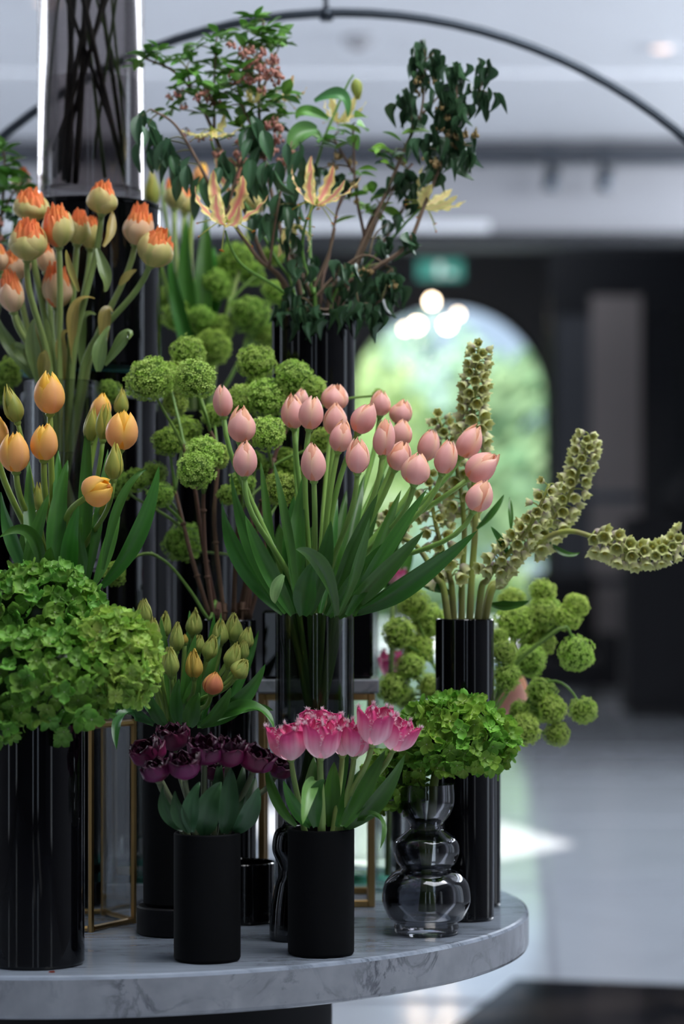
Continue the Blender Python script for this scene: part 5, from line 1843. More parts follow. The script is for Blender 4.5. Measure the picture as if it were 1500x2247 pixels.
# ------------------------------------------------------------------ dark purple tulips
G_PUR = 'dark purple double tulips in the matte black vase'
pur = [
    (380, 1618, 62, 72, -4, 3.08, 'dark purple tulip highest of its bunch, before the bud vase'),
    (324, 1652, 58, 76, -22, 3.02, 'dark purple tulip farthest left, leaning out over the black disc'),
    (342, 1692, 52, 64, -14, 2.98, 'dark purple tulip lowest at the left of its bunch'),
    (404, 1682, 58, 70, -2, 2.97, 'dark purple tulip facing forward, left of the middle'),
    (449, 1648, 62, 78, 2, 3.01, 'dark purple tulip with reddish petals, top middle of its bunch'),
    (502, 1652, 66, 70, 6, 3.02, 'dark purple tulip right of the middle, next to the fringed pink ones'),
    (560, 1668, 56, 76, 14, 3.03, 'dark purple tulip leaning right behind the pink fringed tulips'),
    (612, 1682, 52, 60, 22, 3.10, 'dark purple tulip farthest right, half hidden under the fringed tulips'),
    (470, 1690, 48, 60, 4, 3.06, 'dark purple tulip low in the shade behind the leaves'),
]
pl = {
    2: [(358, 1722, 402, 1820, 34, (-18, 8), -0.4, 0.0, LEAF_B)],
    3: [(384, 1736, 416, 1824, 34, (-10, 4), -0.2, 0, LEAF_B), (438, 1716, 420, 1826, 40, (-12, 0), -0.1, 0.0, LEAF_B)],
    4: [(485, 1716, 448, 1832, 58, (-14, 0), 0.05, -0.02, LEAF_B), (482, 1664, 466, 1822, 30, (4, 0), 0.2, 0.04, LEAF_B)],
    5: [(507, 1686, 490, 1828, 48, (4, 0), 0.2, 0.0, LEAF_B), (535, 1678, 500, 1822, 30, (6, 0), 0.3, 0.04, LEAF_B)],
    6: [(567, 1727, 512, 1824, 46, (8, 10), 0.5, -0.02, LEAF_B), (562, 1705, 516, 1820, 34, (4, 4), 0.4, 0.05, LEAF_B)],
    7: [(556, 1690, 505, 1820, 26, (4, 4), 0.4, 0.08, LEAF_B)],
}
for i, (px, py, h, w, tl, D, lb) in enumerate(pur):
    tulip('purple', V_pur, px, py, h, w, tl, D, lb, G_PUR, pl.get(i, ()), seed=i + 160, lean=-0.28)

# ------------------------------------------------------------------ pink fringed tulips
G_FRI = 'pink fringed tulips in the matte black vase'
fri = [
    (634, 1628, 86, 78, -6, 3.05, 'pink fringed tulip farthest left, wide open with a salmon inside'),
    (705, 1622, 90, 72, 2, 3.02, 'pink fringed tulip second from the left, full frilled top'),
    (700, 1588, 56, 84, 0, 3.12, 'deep pink fringed tulip behind the second one, only its frills showing'),
    (752, 1618, 86, 52, 2, 3.10, 'pink fringed tulip in the middle, partly behind its neighbour'),
    (779, 1622, 84, 62, 4, 3.05, 'pale pink fringed tulip right of the middle with smooth lower petals'),
    (824, 1592, 92, 72, 10, 3.04, 'deep pink fringed tulip standing highest, right of the middle'),
    (874, 1612, 78, 72, 20, 3.06, 'lilac pink fringed tulip farthest right, over the green hydrangea'),
]
fl_ = {
    0: [(582, 1650, 650, 1812, 26, (-16, 20), -0.4, 0.02), (622, 1714, 680, 1814, 30, (-4, 10), 0.1, -0.03)],
    1: [(712, 1710, 692, 1814, 38, (-16, -16), 0.0, -0.03, LEAF_G, 0.3), (664, 1808, 690, 1712, 34, (-2, -26), 0.1, -0.06, srgb(92, 140, 72), 0.4, 3.02)],
    2: [(690, 1660, 680, 1812, 36, (-4, 0), 0.1, 0.04), (764, 1566, 732, 1806, 20, (6, 0), 0.5, 0.0)],
    3: [(733, 1672, 722, 1814, 40, (0, 0), 0.2, 0.0)],
    4: [(790, 1690, 738, 1814, 36, (0, 0), 0.3, 0.03)],
    5: [(845, 1646, 752, 1812, 40, (-2, 8), 0.4, 0.02), (820, 1680, 745, 1812, 32, (2, 4), 0.3, 0.06)],
    6: [(888, 1656, 752, 1815, 44, (8, 26), 0.7, -0.02), (832, 1866, 768, 1800, 24, (44, -50), 0.7, -0.06, LEAF_G, 0.5)],
}
for i, (px, py, h, w, tl, D, lb) in enumerate(fri):
    tulip('fringed', V_fri, px, py, h, w, tl, D, lb, G_FRI, fl_.get(i, ()), seed=i + 190, lean=-0.16)

# ------------------------------------------------------------------ hydrangeas
hydrangea(V_hyd, 84, 1352, 138, 108, 3.06, 0.060, 'upper green hydrangea head at far left under the yellow tulips', None, FL_A, n=220, seed=3, rim_off=(0.0, 0.02))
hydrangea(V_hyd, 98, 1496, 158, 118, 2.965, 0.070, 'big dark green hydrangea head in front at far left', None, FL_A, n=250, seed=5, rim_off=(-0.01, -0.015),
          extra=((140, 1605, 2.93), (135, 1622, 2.94), (30, 1585, 2.93), (12, 1600, 2.94)))
hydrangea(V_hyd, 248, 1454, 96, 108, 2.98, 0.056, 'lighter yellow green hydrangea head beside the green tulip buds', None, FL_B, size=0.0120, n=270, seed=8, rim_off=(0.025, 0.0))
hydrangea(V_hyd, 2, 1592, 42, 34, 2.93, 0.026, 'small green hydrangea cluster hanging at the left picture edge', None, FL_A, n=40, seed=11, rim_off=(-0.035, -0.02))
hydrangea(V_bub, 1000, 1622, 124, 90, 3.245, 0.068, 'bright green hydrangea head at right over the bubble vase', None, FL_C, size=0.0138, n=250, seed=13, rim_off=(0.01, 0.0))
hydrangea(V_bub, 864, 1715, 62, 66, 3.27, 0.034, 'lower smaller green hydrangea head left of the bubble vase neck', None, FL_C, size=0.0138, n=80, seed=15, rim_off=(-0.014, 0.0))

# ------------------------------------------------------------------ viburnum in the middle (brown stems)
G_VB = 'viburnum branches with green snowballs in the middle'
viburnum(V_vib, [(330, 832, 106, 3.40), (372, 828, 76, 3.48), (384, 884, 56, 3.50, 0.9)], 'viburnum branch with the pair of snowballs at upper left of the brown stems', G_VB,
         via=[(478, 1355, 3.47), (446, 1200, 3.46), (425, 1060, 3.44), (400, 975, 3.43)], seed=1)
viburnum(V_vib, [(426, 832, 96, 3.36), (412, 777, 82, 3.50), (470, 910, 58, 3.48, 0.85)], 'viburnum branch with the brightest round snowball left of the pink tulips', G_VB,
         via=[(492, 1355, 3.46), (470, 1150, 3.45), (478, 1000, 3.44), (456, 935, 3.43)], seed=2)
viburnum(V_vib, [(430, 1032, 84, 3.33), (446, 996, 84, 3.36), (476, 1000, 60, 3.38)], 'viburnum branch with the double snowball hanging left of the lowest left pink tulip', G_VB,
         via=[(470, 1357, 3.44), (452, 1240, 3.42), (446, 1120, 3.40), (447, 1075, 3.39)], seed=3, balls=BALLS)
viburnum(V_vib, [(562, 795, 88, 3.50), (530, 880, 76, 3.47), (588, 872, 96, 3.45), (560, 850, 50, 3.52)], 'viburnum branch with snowballs left of the black branch vase', G_VB,
         via=[(512, 1355, 3.48), (520, 1180, 3.47), (540, 1020, 3.46), (558, 940, 3.46)], seed=4)
viburnum(V_vib, [(645, 828, 80, 3.45), (686, 852, 64, 3.46), (626, 868, 70, 3.48), (830, 868, 32, 3.46, 0.98, 0.1)], 'viburnum branch with snowballs right behind the upright pair of pink tulips', G_VB,
         via=[(522, 1357, 3.49), (560, 1180, 3.47), (600, 1010, 3.46), (634, 930, 3.46)], seed=5)
viburnum(V_vib, [(585, 950, 82, 3.36), (620, 1072, 78, 3.38, 0.7), (706, 965, 52, 3.42)], 'viburnum branch with the bright snowball between the pink tulips', G_VB,
         via=[(530, 1359, 3.47), (545, 1230, 3.45), (575, 1100, 3.43), (600, 1010, 3.42)], seed=6)
viburnum(V_vib, [(371, 968, 74, 3.46), (404, 944, 72, 3.50), (352, 1086, 62, 3.44, 0.8), (300, 1052, 56, 3.46, 0.8), (266, 1065, 62, 3.50, 0.78), (338, 1040, 58, 3.52, 0.8)],
         'viburnum branch with the darker snowballs spreading left behind the long tulip leaf', G_VB,
         via=[(462, 1357, 3.46), (425, 1240, 3.45), (402, 1150, 3.46), (380, 1060, 3.48)], seed=7, balls=BALLS_D)
viburnum(V_vib, [(500, 1086, 48, 3.42), (530, 1060, 56, 3.44), (625, 1010, 62, 3.50), (402, 1190, 92, 3.60, 0.6)], 'viburnum branch low behind the pink tulip leaves at left', G_VB,
         via=[(548, 1358, 3.46), (545, 1240, 3.46), (535, 1150, 3.46), (530, 1110, 3.46)], seed=8, balls=BALLS_D)
viburnum(V_vib, [(250, 1259, 56, 3.40, 0.95, 0.25)], 'viburnum branch arching left with one drooping snowball by the black column', G_VB,
         via=[(458, 1359, 3.43), (420, 1300, 3.42), (372, 1240, 3.41), (330, 1212, 3.41)], seed=9, balls=BALLS_D, woody=False, rs=0.0026)
# bare brown stems of the same vase
for i, (x0, x1, x2) in enumerate(((546, 550, 560), (555, 575, 590), (540, 548, 552))):
    viburnum(V_vib, [((598, 1030, 50, 3.50), (640, 1040, 52, 3.52), (560, 1010, 44, 3.52))[i]],
             ('straight bare brown viburnum stem right of the pair in the dark vase', 'outer slanting bare brown viburnum stem under the pink tulip leaves', 'middle bare brown viburnum stem in the dark vase, snowball hidden high')[i], G_VB,
             via=[(x0 - 10, 1358, 3.46), (x1, 1250, 3.46), (x2, 1120, 3.48)], seed=20 + i, balls=BALLS_D)
viburnum(V_left, [(18, 818, 66, 3.66), (2, 860, 56, 3.68)], 'viburnum branch with a snowball at the left edge beside the smoked vase', None,
         via=[(-36, 895, 3.74), (-20, 860, 3.70)], seed=31, balls=BALLS_D, woody=False)
viburnum(V_back, [(240, 858, 52, 3.56)], 'single small snowball before the marble disc, between yellow and orange tulips', None,
         via=[(420, 905, 3.94), (380, 880, 3.85), (310, 868, 3.66)], seed=32, balls=BALLS_D, woody=False, rs=0.0022)

# ------------------------------------------------------------------ blurred viburnum behind
G_VK = 'blurred green snowballs behind the column and the branch vase'
viburnum(V_back, [(470, 622, 80, 3.98), (432, 645, 66, 4.0), (395, 692, 76, 3.96), (372, 655, 60, 4.02)], 'blurred viburnum branch with snowballs right beside the upper black cylinder', G_VK,
         via=[(425, 903, 3.95), (420, 800, 3.95), (430, 720, 3.96)], seed=33, balls=BALLS_D, woody=False)
viburnum(V_back, [(520, 568, 76, 4.0), (498, 598, 60, 4.02), (552, 600, 60, 4.04), (600, 560, 50, 4.0)], 'blurred viburnum branch with the topmost snowballs under the glory lily', G_VK,
         via=[(445, 903, 3.95), (480, 760, 3.97), (505, 650, 3.98)], seed=34, balls=BALLS_D, woody=False)
viburnum(V_back, [(466, 762, 84, 3.90), (440, 700, 66, 3.93), (482, 722, 66, 3.95)], 'blurred viburnum branch with the lowest snowballs above the round bright ones', G_VK,
         via=[(450, 903, 3.93), (462, 850, 3.92), (465, 810, 3.92)], seed=35, balls=BALLS_D, woody=False)
viburnum(V_back, [(548, 690, 84, 3.95), (606, 640, 60, 4.0), (580, 735, 60, 3.98), (630, 668, 50, 4.0)], 'blurred viburnum branch with snowballs left of the branch vase rim', G_VK,
         via=[(458, 903, 3.95), (510, 820, 3.95), (540, 750, 3.95)], seed=36, balls=BALLS_D, woody=False)

# ------------------------------------------------------------------ viburnum at the right behind the fritillary vase
G_VR = 'viburnum branches behind the fritillary vase at right'
viburnum(V_vibr, [(906, 1323, 72, 3.62), (874, 1390, 76, 3.60), (940, 1366, 92, 3.66), (915, 1425, 74, 3.64)], 'viburnum branch with the upper snowballs left of the fritillary vase', G_VR,
         via=[(1030, 1600, 3.56), (985, 1520, 3.62), (940, 1440, 3.64)], seed=41, woody=False)
viburnum(V_vibr, [(901, 1464, 70, 3.60), (864, 1510, 76, 3.60), (946, 1508, 64, 3.62), (890, 1530, 50, 3.66)], 'viburnum branch with the lower snowballs left of the fritillary vase', G_VR,
         via=[(1035, 1602, 3.57), (985, 1560, 3.62), (935, 1525, 3.64)], seed=42, woody=False)
viburnum(V_vibr, [(1121, 1318, 64, 3.64), (1130, 1366, 92, 3.60), (1180, 1402, 76, 3.62), (1190, 1345, 70, 3.60)], 'viburnum branch with a tall stack of snowballs right of the fritillary vase', G_VR,
         via=[(1052, 1600, 3.56), (1085, 1520, 3.60), (1130, 1440, 3.62)], seed=43, woody=False)
viburnum(V_vibr, [(1190, 1297, 60, 3.62), (1264, 1327, 58, 3.58), (1246, 1354, 62, 3.58), (1208, 1330, 46, 3.66)], 'viburnum branch with the highest outer snowballs against the dark lobby', G_VR,
         via=[(1060, 1600, 3.57), (1125, 1500, 3.60), (1195, 1390, 3.60)], seed=44, woody=False)
viburnum(V_vibr, [(1264, 1435, 84, 3.52, 0.98, 0.5)], 'viburnum branch with one big single snowball hanging right against the dark lobby', G_VR,
         via=[(1065, 1602, 3.55), (1120, 1470, 3.53), (1215, 1388, 3.52), (1240, 1378, 3.52)], seed=45, woody=False)
viburnum(V_vibr, [(1106, 1432, 58, 3.50), (1110, 1484, 66, 3.50), (1162, 1450, 74, 3.56), (1095, 1400, 44, 3.56)], 'viburnum branch with snowballs touching the right side of the fritillary vase', G_VR,
         via=[(1056, 1603, 3.52), (1075, 1560, 3.50), (1098, 1520, 3.50)], seed=46, woody=False)
viburnum(V_vibr, [(1188, 1518, 68, 3.52), (1212, 1557, 70, 3.50), (1278, 1560, 62, 3.50, 0.98, 0.6), (1180, 1560, 54, 3.54)], 'viburnum branch with the outermost low snowballs at right', G_VR,
         via=[(1064, 1604, 3.53), (1110, 1575, 3.52), (1160, 1545, 3.52)], seed=47, woody=False)
viburnum(V_vibr, [(1150, 1600, 74, 3.48), (1222, 1610, 58, 3.50), (1140, 1560, 50, 3.52)], 'viburnum branch with the lowest two snowballs right of the bright hydrangea', G_VR,
         via=[(1066, 1606, 3.52), (1100, 1592, 3.50), (1130, 1585, 3.50)], seed=48, woody=False)

# ------------------------------------------------------------------ fritillaries
GF = 'green fritillary spikes in the tall black vase'
fritillary(V_frit, [(1030, 1350, 3.40), (1042, 1150, 3.39), (1036, 980, 3.38), (1040, 860, 3.38), (1050, 762, 3.38)], 0.60, 'tallest straight green fritillary spike against the arched door', 44, 3.38, seed=1, spread=38,
           leaves=((1105, 1085, 1045, 1160, 16, (8, 0), 0.3, 0), ), group=GF)
fritillary(V_frit, [(1012, 1352, 3.42), (1018, 1160, 3.42), (1000, 1020, 3.43), (960, 915, 3.44)], 0.55, 'fritillary spike leaning left behind the tallest pink tulips at right', 34, 3.44, seed=2, spread=36, group=GF, leaves=((925, 1248, 990, 1310, 18, (0, 0), 0.0, 0.02),))
fritillary(V_frit, [(995, 1352, 3.41), (985, 1260, 3.40), (955, 1150, 3.41), (940, 1050, 3.43)], 0.45, 'dusky fritillary spike hidden low behind the right pink tulips', 30, 3.42, seed=3, spread=44, group=GF, leaves=((908, 1270, 975, 1300, 20, (0, 0), 0.0, 0.02),))
fritillary(V_frit, [(978, 1352, 3.38), (955, 1265, 3.37), (915, 1200, 3.38), (870, 1172, 3.40), (850, 1120, 3.42)], 0.80, 'thick fritillary stem bending left under the pink tulips', 14, 3.40, seed=4, spread=34, group=GF)
fritillary(V_frit, [(1048, 1350, 3.38), (1070, 1270, 3.36), (1110, 1220, 3.34), (1165, 1150, 3.33), (1205, 1062, 3.33)], 0.44, 'dusky fritillary spike leaning right in front of the longer leaning one', 36, 3.34, seed=5, spread=38, group=GF, leaves=((1076, 1155, 1112, 1215, 16, (4, 0), 0.1, -0.02), ))
fritillary(V_frit, [(1062, 1350, 3.41), (1100, 1270, 3.42), (1165, 1190, 3.42), (1235, 1110, 3.42), (1275, 1020, 3.42), (1292, 955, 3.42)], 0.48, 'long greenish fritillary spike leaning right, tip curling up', 52, 3.42, seed=6, spread=44, group=GF,
           leaves=((1272, 1212, 1205, 1190, 14, (0, 20), 0.2, 0), (1160, 1318, 1075, 1325, 22, (0, 12), 0.2, -0.04)))
fritillary(V_frit, [(1066, 1352, 3.39), (1105, 1280, 3.40), (1170, 1200, 3.40), (1240, 1166, 3.38), (1310, 1182, 3.37), (1380, 1212, 3.36), (1450, 1215, 3.36), (1498, 1175, 3.36)], 0.60, 'fritillary spike stretching out flat to the right picture edge', 48, 3.37, seed=7, spread=40, group=GF,
           leaves=((1118, 1090, 1120, 1160, 12, (0, 0), 0.2, 0.02),))

# ------------------------------------------------------------------ branches in the high black vase
A_ = 3.60
branch(V_br, [[(640, 690, A_), (575, 560, 3.60), (505, 380, 3.62), (440, 230, 3.62), (385, 160, 3.62), (318, 128, 3.63)], [(470, 295, 3.62), (470, 180, 3.62), (475, 80, 3.62)], [(420, 205, 3.62), (410, 150, 3.6)]],
       [(318, 121, 3.63, 'fresh', 8, 34, 0), (346, 116, 3.62, 'fresh', 4, 30, 0), (300, 140, 3.63, 'fresh', 5, 32, 0), (358, 141, 3.62, 'fresh', 6, 28, 0), (391, 130, 3.6, 'fresh', 7, 28, 0), (420, 130, 3.62, 'fresh', 6, 28, 0),
        (475, 74, 3.62, 'fresh', 7, 30, 0), (432, 101, 3.62, 'fresh', 6, 30, 0), (470, 98, 3.6, 'fresh', 7, 32, 0), (480, 126, 3.62, 'fresh', 6, 30, 0), (428, 159, 3.6, 'fresh', 7, 30, 0), (405, 205, 3.6, 'fresh', 6, 36, 0), (375, 240, 3.6, 'fresh', 6, 34, 0),
        (454, 247, 3.6, 'fresh', 7, 36, 0), (440, 180, 3.58, 'fresh', 7, 36, 0), (468, 150, 3.64, 'fresh', 7, 32, 0), (398, 170, 3.6, 'fresh', 6, 30, 0), (485, 215, 3.6, 'fresh', 7, 38, 0), (505, 160, 3.6, 'fresh', 6, 38, 0), (460, 205, 3.64, 'fresh', 7, 34, 0),
        (387, 202, 3.6, 'blossom', 2, 22, 0), (409, 193, 3.6, 'blossom', 2, 20, 0), (442, 207, 3.58, 'blossom', 5, 24, 0), (460, 228, 3.6, 'blossom', 3, 22, 0), (430, 285, 3.6, 'blossom', 2, 22, 0)],
       'leafy green branch with pink blossoms reaching far left over the smoked cylinder', None, seed=51)
branch(V_br, [[(665, 690, A_), (630, 560, 3.62), (590, 400, 3.62), (568, 250, 3.62), (572, 120, 3.62), (578, 45, 3.62)], [(585, 340, 3.62), (530, 230, 3.6), (520, 160, 3.6)], [(575, 200, 3.62), (600, 130, 3.62)]],
       [(563, 44, 3.62, 'fresh', 8, 34, 0), (584, 64, 3.6, 'fresh', 8, 38, 0), (607, 84, 3.62, 'fresh', 8, 36, 0), (535, 70, 3.62, 'fresh', 7, 32, 0), (615, 98, 3.63, 'fresh', 6, 32, 0), (560, 90, 3.6, 'fresh', 8, 38, 0), (545, 110, 3.6, 'fresh', 6, 36, 0),
        (589, 100, 3.6, 'fresh', 7, 34, 0), (528, 165, 3.58, 'fresh', 4, 50, 0), (497, 193, 3.58, 'fresh', 4, 56, 0), (556, 150, 3.6, 'fresh', 6, 36, 0), (520, 215, 3.6, 'fresh', 6, 40, 0), (486, 238, 3.6, 'fresh', 6, 40, 0), (540, 190, 3.6, 'fresh', 7, 38, 0),
        (590, 238, 3.6, 'fresh', 7, 42, 0), (560, 270, 3.62, 'fresh', 7, 42, 0), (600, 285, 3.62, 'deep', 6, 44, 0), (530, 285, 3.6, 'fresh', 6, 40, 0), (620, 250, 3.6, 'fresh', 6, 38, 0), (620, 203, 3.6, 'fresh', 7, 36, 0), (575, 215, 3.64, 'fresh', 6, 40, 0),
        (538, 110, 3.58, 'blossom', 5, 26, 0), (560, 118, 3.58, 'blossom', 5, 26, 0), (580, 128, 3.58, 'blossom', 6, 28, 0), (598, 150, 3.58, 'blossom', 6, 26, 0), (594, 170, 3.58, 'blossom', 4, 24, 0), (545, 163, 3.58, 'blossom', 4, 26, 0), (570, 165, 3.58, 'blossom', 4, 28, 0),
        (596, 272, 3.58, 'blossom', 5, 26, 0), (585, 330, 3.58, 'blossom', 5, 30, 0), (612, 308, 3.58, 'blossom', 5, 30, 0), (510, 318, 3.58, 'blossom', 4, 28, 0), (523, 342, 3.58, 'blossom', 4, 26, 0)],
       'dense upright leafy branch with hanging pink blossom clusters, topmost in the picture', None, seed=52)
branch(V_br, [[(650, 692, A_), (560, 560, 3.56), (480, 440, 3.54), (420, 330, 3.54), (380, 270, 3.54), (330, 240, 3.54)], [(500, 470, 3.54), (520, 380, 3.54), (560, 290, 3.54)], [(590, 590, 3.56), (610, 450, 3.55), (640, 310, 3.55)]],
       [(308, 258, 3.54, 'hang', 4, 58, 0), (322, 282, 3.54, 'hang', 4, 56, 0), (368, 305, 3.54, 'hang', 5, 62, 0), (384, 335, 3.54, 'hang', 5, 62, 0), (392, 362, 3.53, 'hang', 4, 56, 0), (486, 345, 3.54, 'hang', 5, 58, 0), (552, 295, 3.54, 'hang', 5, 58, 0),
        (576, 308, 3.54, 'hang', 5, 56, 0), (549, 365, 3.54, 'hang', 5, 60, 0), (600, 372, 3.53, 'hang', 5, 60, 0), (648, 318, 3.54, 'hang', 4, 58, 0), (556, 400, 3.54, 'hang', 4, 54, 0), (442, 410, 3.56, 'hang', 4, 54, 0), (330, 320, 3.55, 'hang', 2, 46, 0),
        (620, 440, 3.56, 'hang', 5, 56, 0), (590, 470, 3.56, 'hang', 5, 54, 0), (650, 395, 3.56, 'hang', 4, 54, 0), (655, 455, 3.56, 'hang', 4, 50, 0), (505, 430, 3.6, 'hang', 4, 50, 0), (565, 480, 3.6, 'hang', 4, 50, 0)],
       'branch of drooping dark green leaves hanging left behind the glory lilies', None, seed=53, rs=0.0034)
branch(V_br, [[(715, 692, A_), (770, 590, 3.60), (835, 450, 3.60), (895, 310, 3.60), (925, 240, 3.60), (930, 140, 3.60)], [(912, 265, 3.6), (945, 230, 3.6), (968, 205, 3.6)], [(905, 290, 3.6), (902, 240, 3.6)]],
       [(930, 108, 3.6, 'wilt', 9, 42, 0), (952, 116, 3.6, 'wilt', 8, 42, 0), (908, 165, 3.6, 'wilt', 6, 40, 0), (940, 152, 3.6, 'wilt', 7, 40, 0), (930, 135, 3.6, 'wilt', 6, 40, 0), (894, 222, 3.6, 'wilt', 9, 46, 0), (900, 245, 3.6, 'wilt', 5, 42, 0), (918, 130, 3.6, 'wilt', 5, 40, 0),
        (932, 180, 3.6, 'seed', 3, 22, 0), (928, 200, 3.6, 'seed', 2, 18, 0), (886, 312, 3.59, 'bright', 2, 54, 0), (832, 330, 3.6, 'bright', 4, 38, 0), (832, 352, 3.6, 'bright', 3, 36, 0), (857, 362, 3.6, 'deep', 5, 44, 0), (846, 525, 3.6, 'wilt', 8, 40, 0), (862, 330, 3.6, 'bright', 3, 40, 0)],
       'wilted branch with the highest crumpled dark leaves right of the middle', None, seed=54)
branch(V_br, [[(735, 692, A_), (810, 600, 3.57), (890, 540, 3.56), (935, 440, 3.56), (975, 340, 3.56), (1000, 250, 3.56), (1000, 170, 3.56)], [(985, 310, 3.56), (1020, 260, 3.56), (1052, 200, 3.56), (1062, 150, 3.56)], [(1000, 240, 3.56), (970, 220, 3.56)]],
       [(1000, 148, 3.56, 'wilt', 9, 44, 0), (968, 190, 3.56, 'wilt', 8, 42, 0), (1015, 168, 3.56, 'wilt', 7, 40, 0), (990, 205, 3.56, 'wilt', 9, 46, 0), (1012, 226, 3.56, 'wilt', 9, 44, 0), (985, 238, 3.56, 'wilt', 7, 42, 0), (971, 262, 3.56, 'wilt', 8, 44, 0), (992, 262, 3.56, 'wilt', 5, 40, 0),
        (1062, 152, 3.56, 'wilt', 8, 42, 0), (1052, 198, 3.56, 'wilt', 7, 42, 0), (1070, 204, 3.56, 'wilt', 7, 42, 0), (938, 325, 3.56, 'wilt', 8, 48, 0), (980, 320, 3.56, 'wilt', 9, 46, 0), (1018, 340, 3.56, 'wilt', 10, 50, 0), (1035, 320, 3.56, 'wilt', 6, 44, 0), (1000, 292, 3.56, 'wilt', 6, 42, 0),
        (941, 378, 3.56, 'wilt', 8, 46, 0), (960, 300, 3.56, 'wilt', 4, 40, 0), (978, 285, 3.55, 'seed', 5, 26, 0), (1015, 305, 3.55, 'seed', 5, 30, 0), (965, 350, 3.55, 'seed', 4, 26, 0), (985, 225, 3.55, 'seed', 3, 24, 0), (900, 515, 3.56, 'wilt', 8, 42, 0)],
       'wilted branch with the widest spread of crumpled dark leaves at right', None, seed=55)
branch(V_br, [[(725, 694, A_), (770, 600, 3.64), (815, 480, 3.64), (870, 400, 3.64), (905, 360, 3.64)], [(800, 520, 3.64), (780, 420, 3.64), (775, 300, 3.64), (772, 275, 3.64)], [(775, 380, 3.64), (730, 300, 3.64)]],
       [(890, 392, 3.64, 'wilt', 9, 52, 0), (915, 410, 3.64, 'wilt', 6, 46, 0), (872, 410, 3.62, 'deep', 4, 50, 0), (791, 385, 3.64, 'bright', 4, 44, 0), (798, 465, 3.64, 'bright', 5, 52, 0), (836, 460, 3.64, 'bright', 5, 50, 0), (815, 430, 3.64, 'bright', 4, 46, 0),
        (780, 269, 3.62, 'bright', 2, 52, 0), (782, 300, 3.62, 'bright', 2, 52, 0), (712, 310, 3.64, 'fresh', 4, 40, 0), (735, 318, 3.64, 'fresh', 4, 36, 0), (745, 290, 3.64, 'fresh', 3, 34, 0), (740, 345, 3.64, 'seed', 4, 28, 0), (705, 370, 3.64, 'wilt', 6, 44, 0), (735, 395, 3.64, 'wilt', 6, 42, 0),
        (770, 400, 3.62, 'seed', 3, 24, 0), (865, 340, 3.62, 'seed', 2, 22, 0)],
       'branch with bright green fresh leaves among wilted ones, right of the middle', None, seed=56)
rl = random.Random(5)
low = []
for i in range(30):
    t = rl.random()
    low.append((600 + 265 * rl.random(), 700 - 165 * abs(rl.gauss(0.0, 0.55)), 3.60 + rl.uniform(-0.10, 0.08), 'wilt', rl.randint(5, 7), rl.uniform(38, 48), 0))
low += [(835, 690, 3.56, 'wilt', 5, 40, 0), (818, 655, 3.56, 'wilt', 5, 40, 0), (860, 600, 3.56, 'wilt', 6, 42, 0), (800, 590, 3.56, 'seed', 4, 28, 0), (850, 620, 3.55, 'seed', 4, 24, 0), (640, 680, 3.53, 'wilt', 6, 44, 0), (700, 685, 3.53, 'wilt', 6, 44, 0)]
branch(V_br, [[(690, 692, A_), (680, 640, 3.58), (640, 560, 3.58), (620, 500, 3.58)], [(685, 660, 3.58), (740, 600, 3.58), (800, 560, 3.58), (860, 590, 3.57)], [(680, 650, 3.58), (720, 560, 3.58), (735, 500, 3.58)], [(690, 680, 3.57), (790, 680, 3.56), (835, 660, 3.55)]],
       low, 'bushy wilted branch of small dark leaves right over the rim of the black vase', None, seed=57, rs=0.0045)
for i, (pts, lb) in enumerate((([(740, 692, A_), (780, 590, 3.62), (830, 480, 3.62), (880, 385, 3.62)], 'bare brown twig at left of the slanting bundle over the black vase'),
                               ([(745, 692, A_), (800, 600, 3.66), (860, 500, 3.66), (905, 430, 3.66)], 'bare brown twig at right of the slanting bundle over the black vase'),
                               ([(700, 692, A_), (722, 560, 3.62), (740, 460, 3.62), (760, 400, 3.62)], 'upright bare brown twig rising from the middle of the black vase'))):
    branch(V_br, [pts, [pts[2], (pts[2][0] + 25, pts[2][1] - 50, pts[2][2])]], [(pts[3][0], pts[3][1], pts[3][2], 'wilt', 5, 40, 0)], lb, None, seed=60 + i, rs=0.003)
branch(V_left, [[(-30, 898, 3.74), (-25, 700, 3.74), (0, 500, 3.74), (10, 380, 3.74), (8, 330, 3.74)], [(0, 480, 3.74), (25, 430, 3.73), (50, 400, 3.73)]],
       [(8, 335, 3.74, 'fresh', 7, 40, 0), (30, 362, 3.74, 'fresh', 5, 38, 0), (10, 385, 3.74, 'fresh', 7, 40, 0), (20, 420, 3.73, 'fresh', 6, 40, 0), (0, 445, 3.74, 'fresh', 6, 40, 0), (35, 455, 3.74, 'fresh', 5, 38, 0), (55, 402, 3.72, 'fresh', 4, 32, 0), (10, 480, 3.74, 'deep', 6, 42, 0), (0, 530, 3.74, 'fresh', 6, 42, 0), (0, 495, 3.72, 'blossom', 4, 24, 0)],
       'leafy green branch at the left picture edge behind the orange tulips', None, seed=66)

# ------------------------------------------------------------------ glory lilies
r_, O_ = glory_stem(V_br, [(650, 692, 3.58), (620, 640, 3.54), (535, 585, 3.50), (505, 540, 3.49), (494, 505, 3.48)], 'glory lily with wide open pink and yellow flower, nearest and lowest at left')
glory(r_, O_, 495, 482, 3.48, 110, (0.12, -0.5, 0.62), GP, 1)
r_, O_ = glory_stem(V_br, [(690, 692, 3.58), (685, 640, 3.56), (664, 560, 3.55), (668, 500, 3.54), (684, 460, 3.53), (700, 446, 3.52)], 'glory lily with upswept red striped petals, right of the lowest one')
glory(r_, O_, 694, 440, 3.52, 96, (0.25, -0.35, 0.8), GP, 2)
glory(r_, O_, 650, 500, 3.56, 70, (-0.3, -0.3, -0.8), GPY, 3, petals=3)
r_, O_ = glory_stem(V_br, [(720, 692, 3.60), (800, 590, 3.62), (880, 500, 3.62), (925, 455, 3.61)], 'yellow glory lily farthest right, seen from the side')
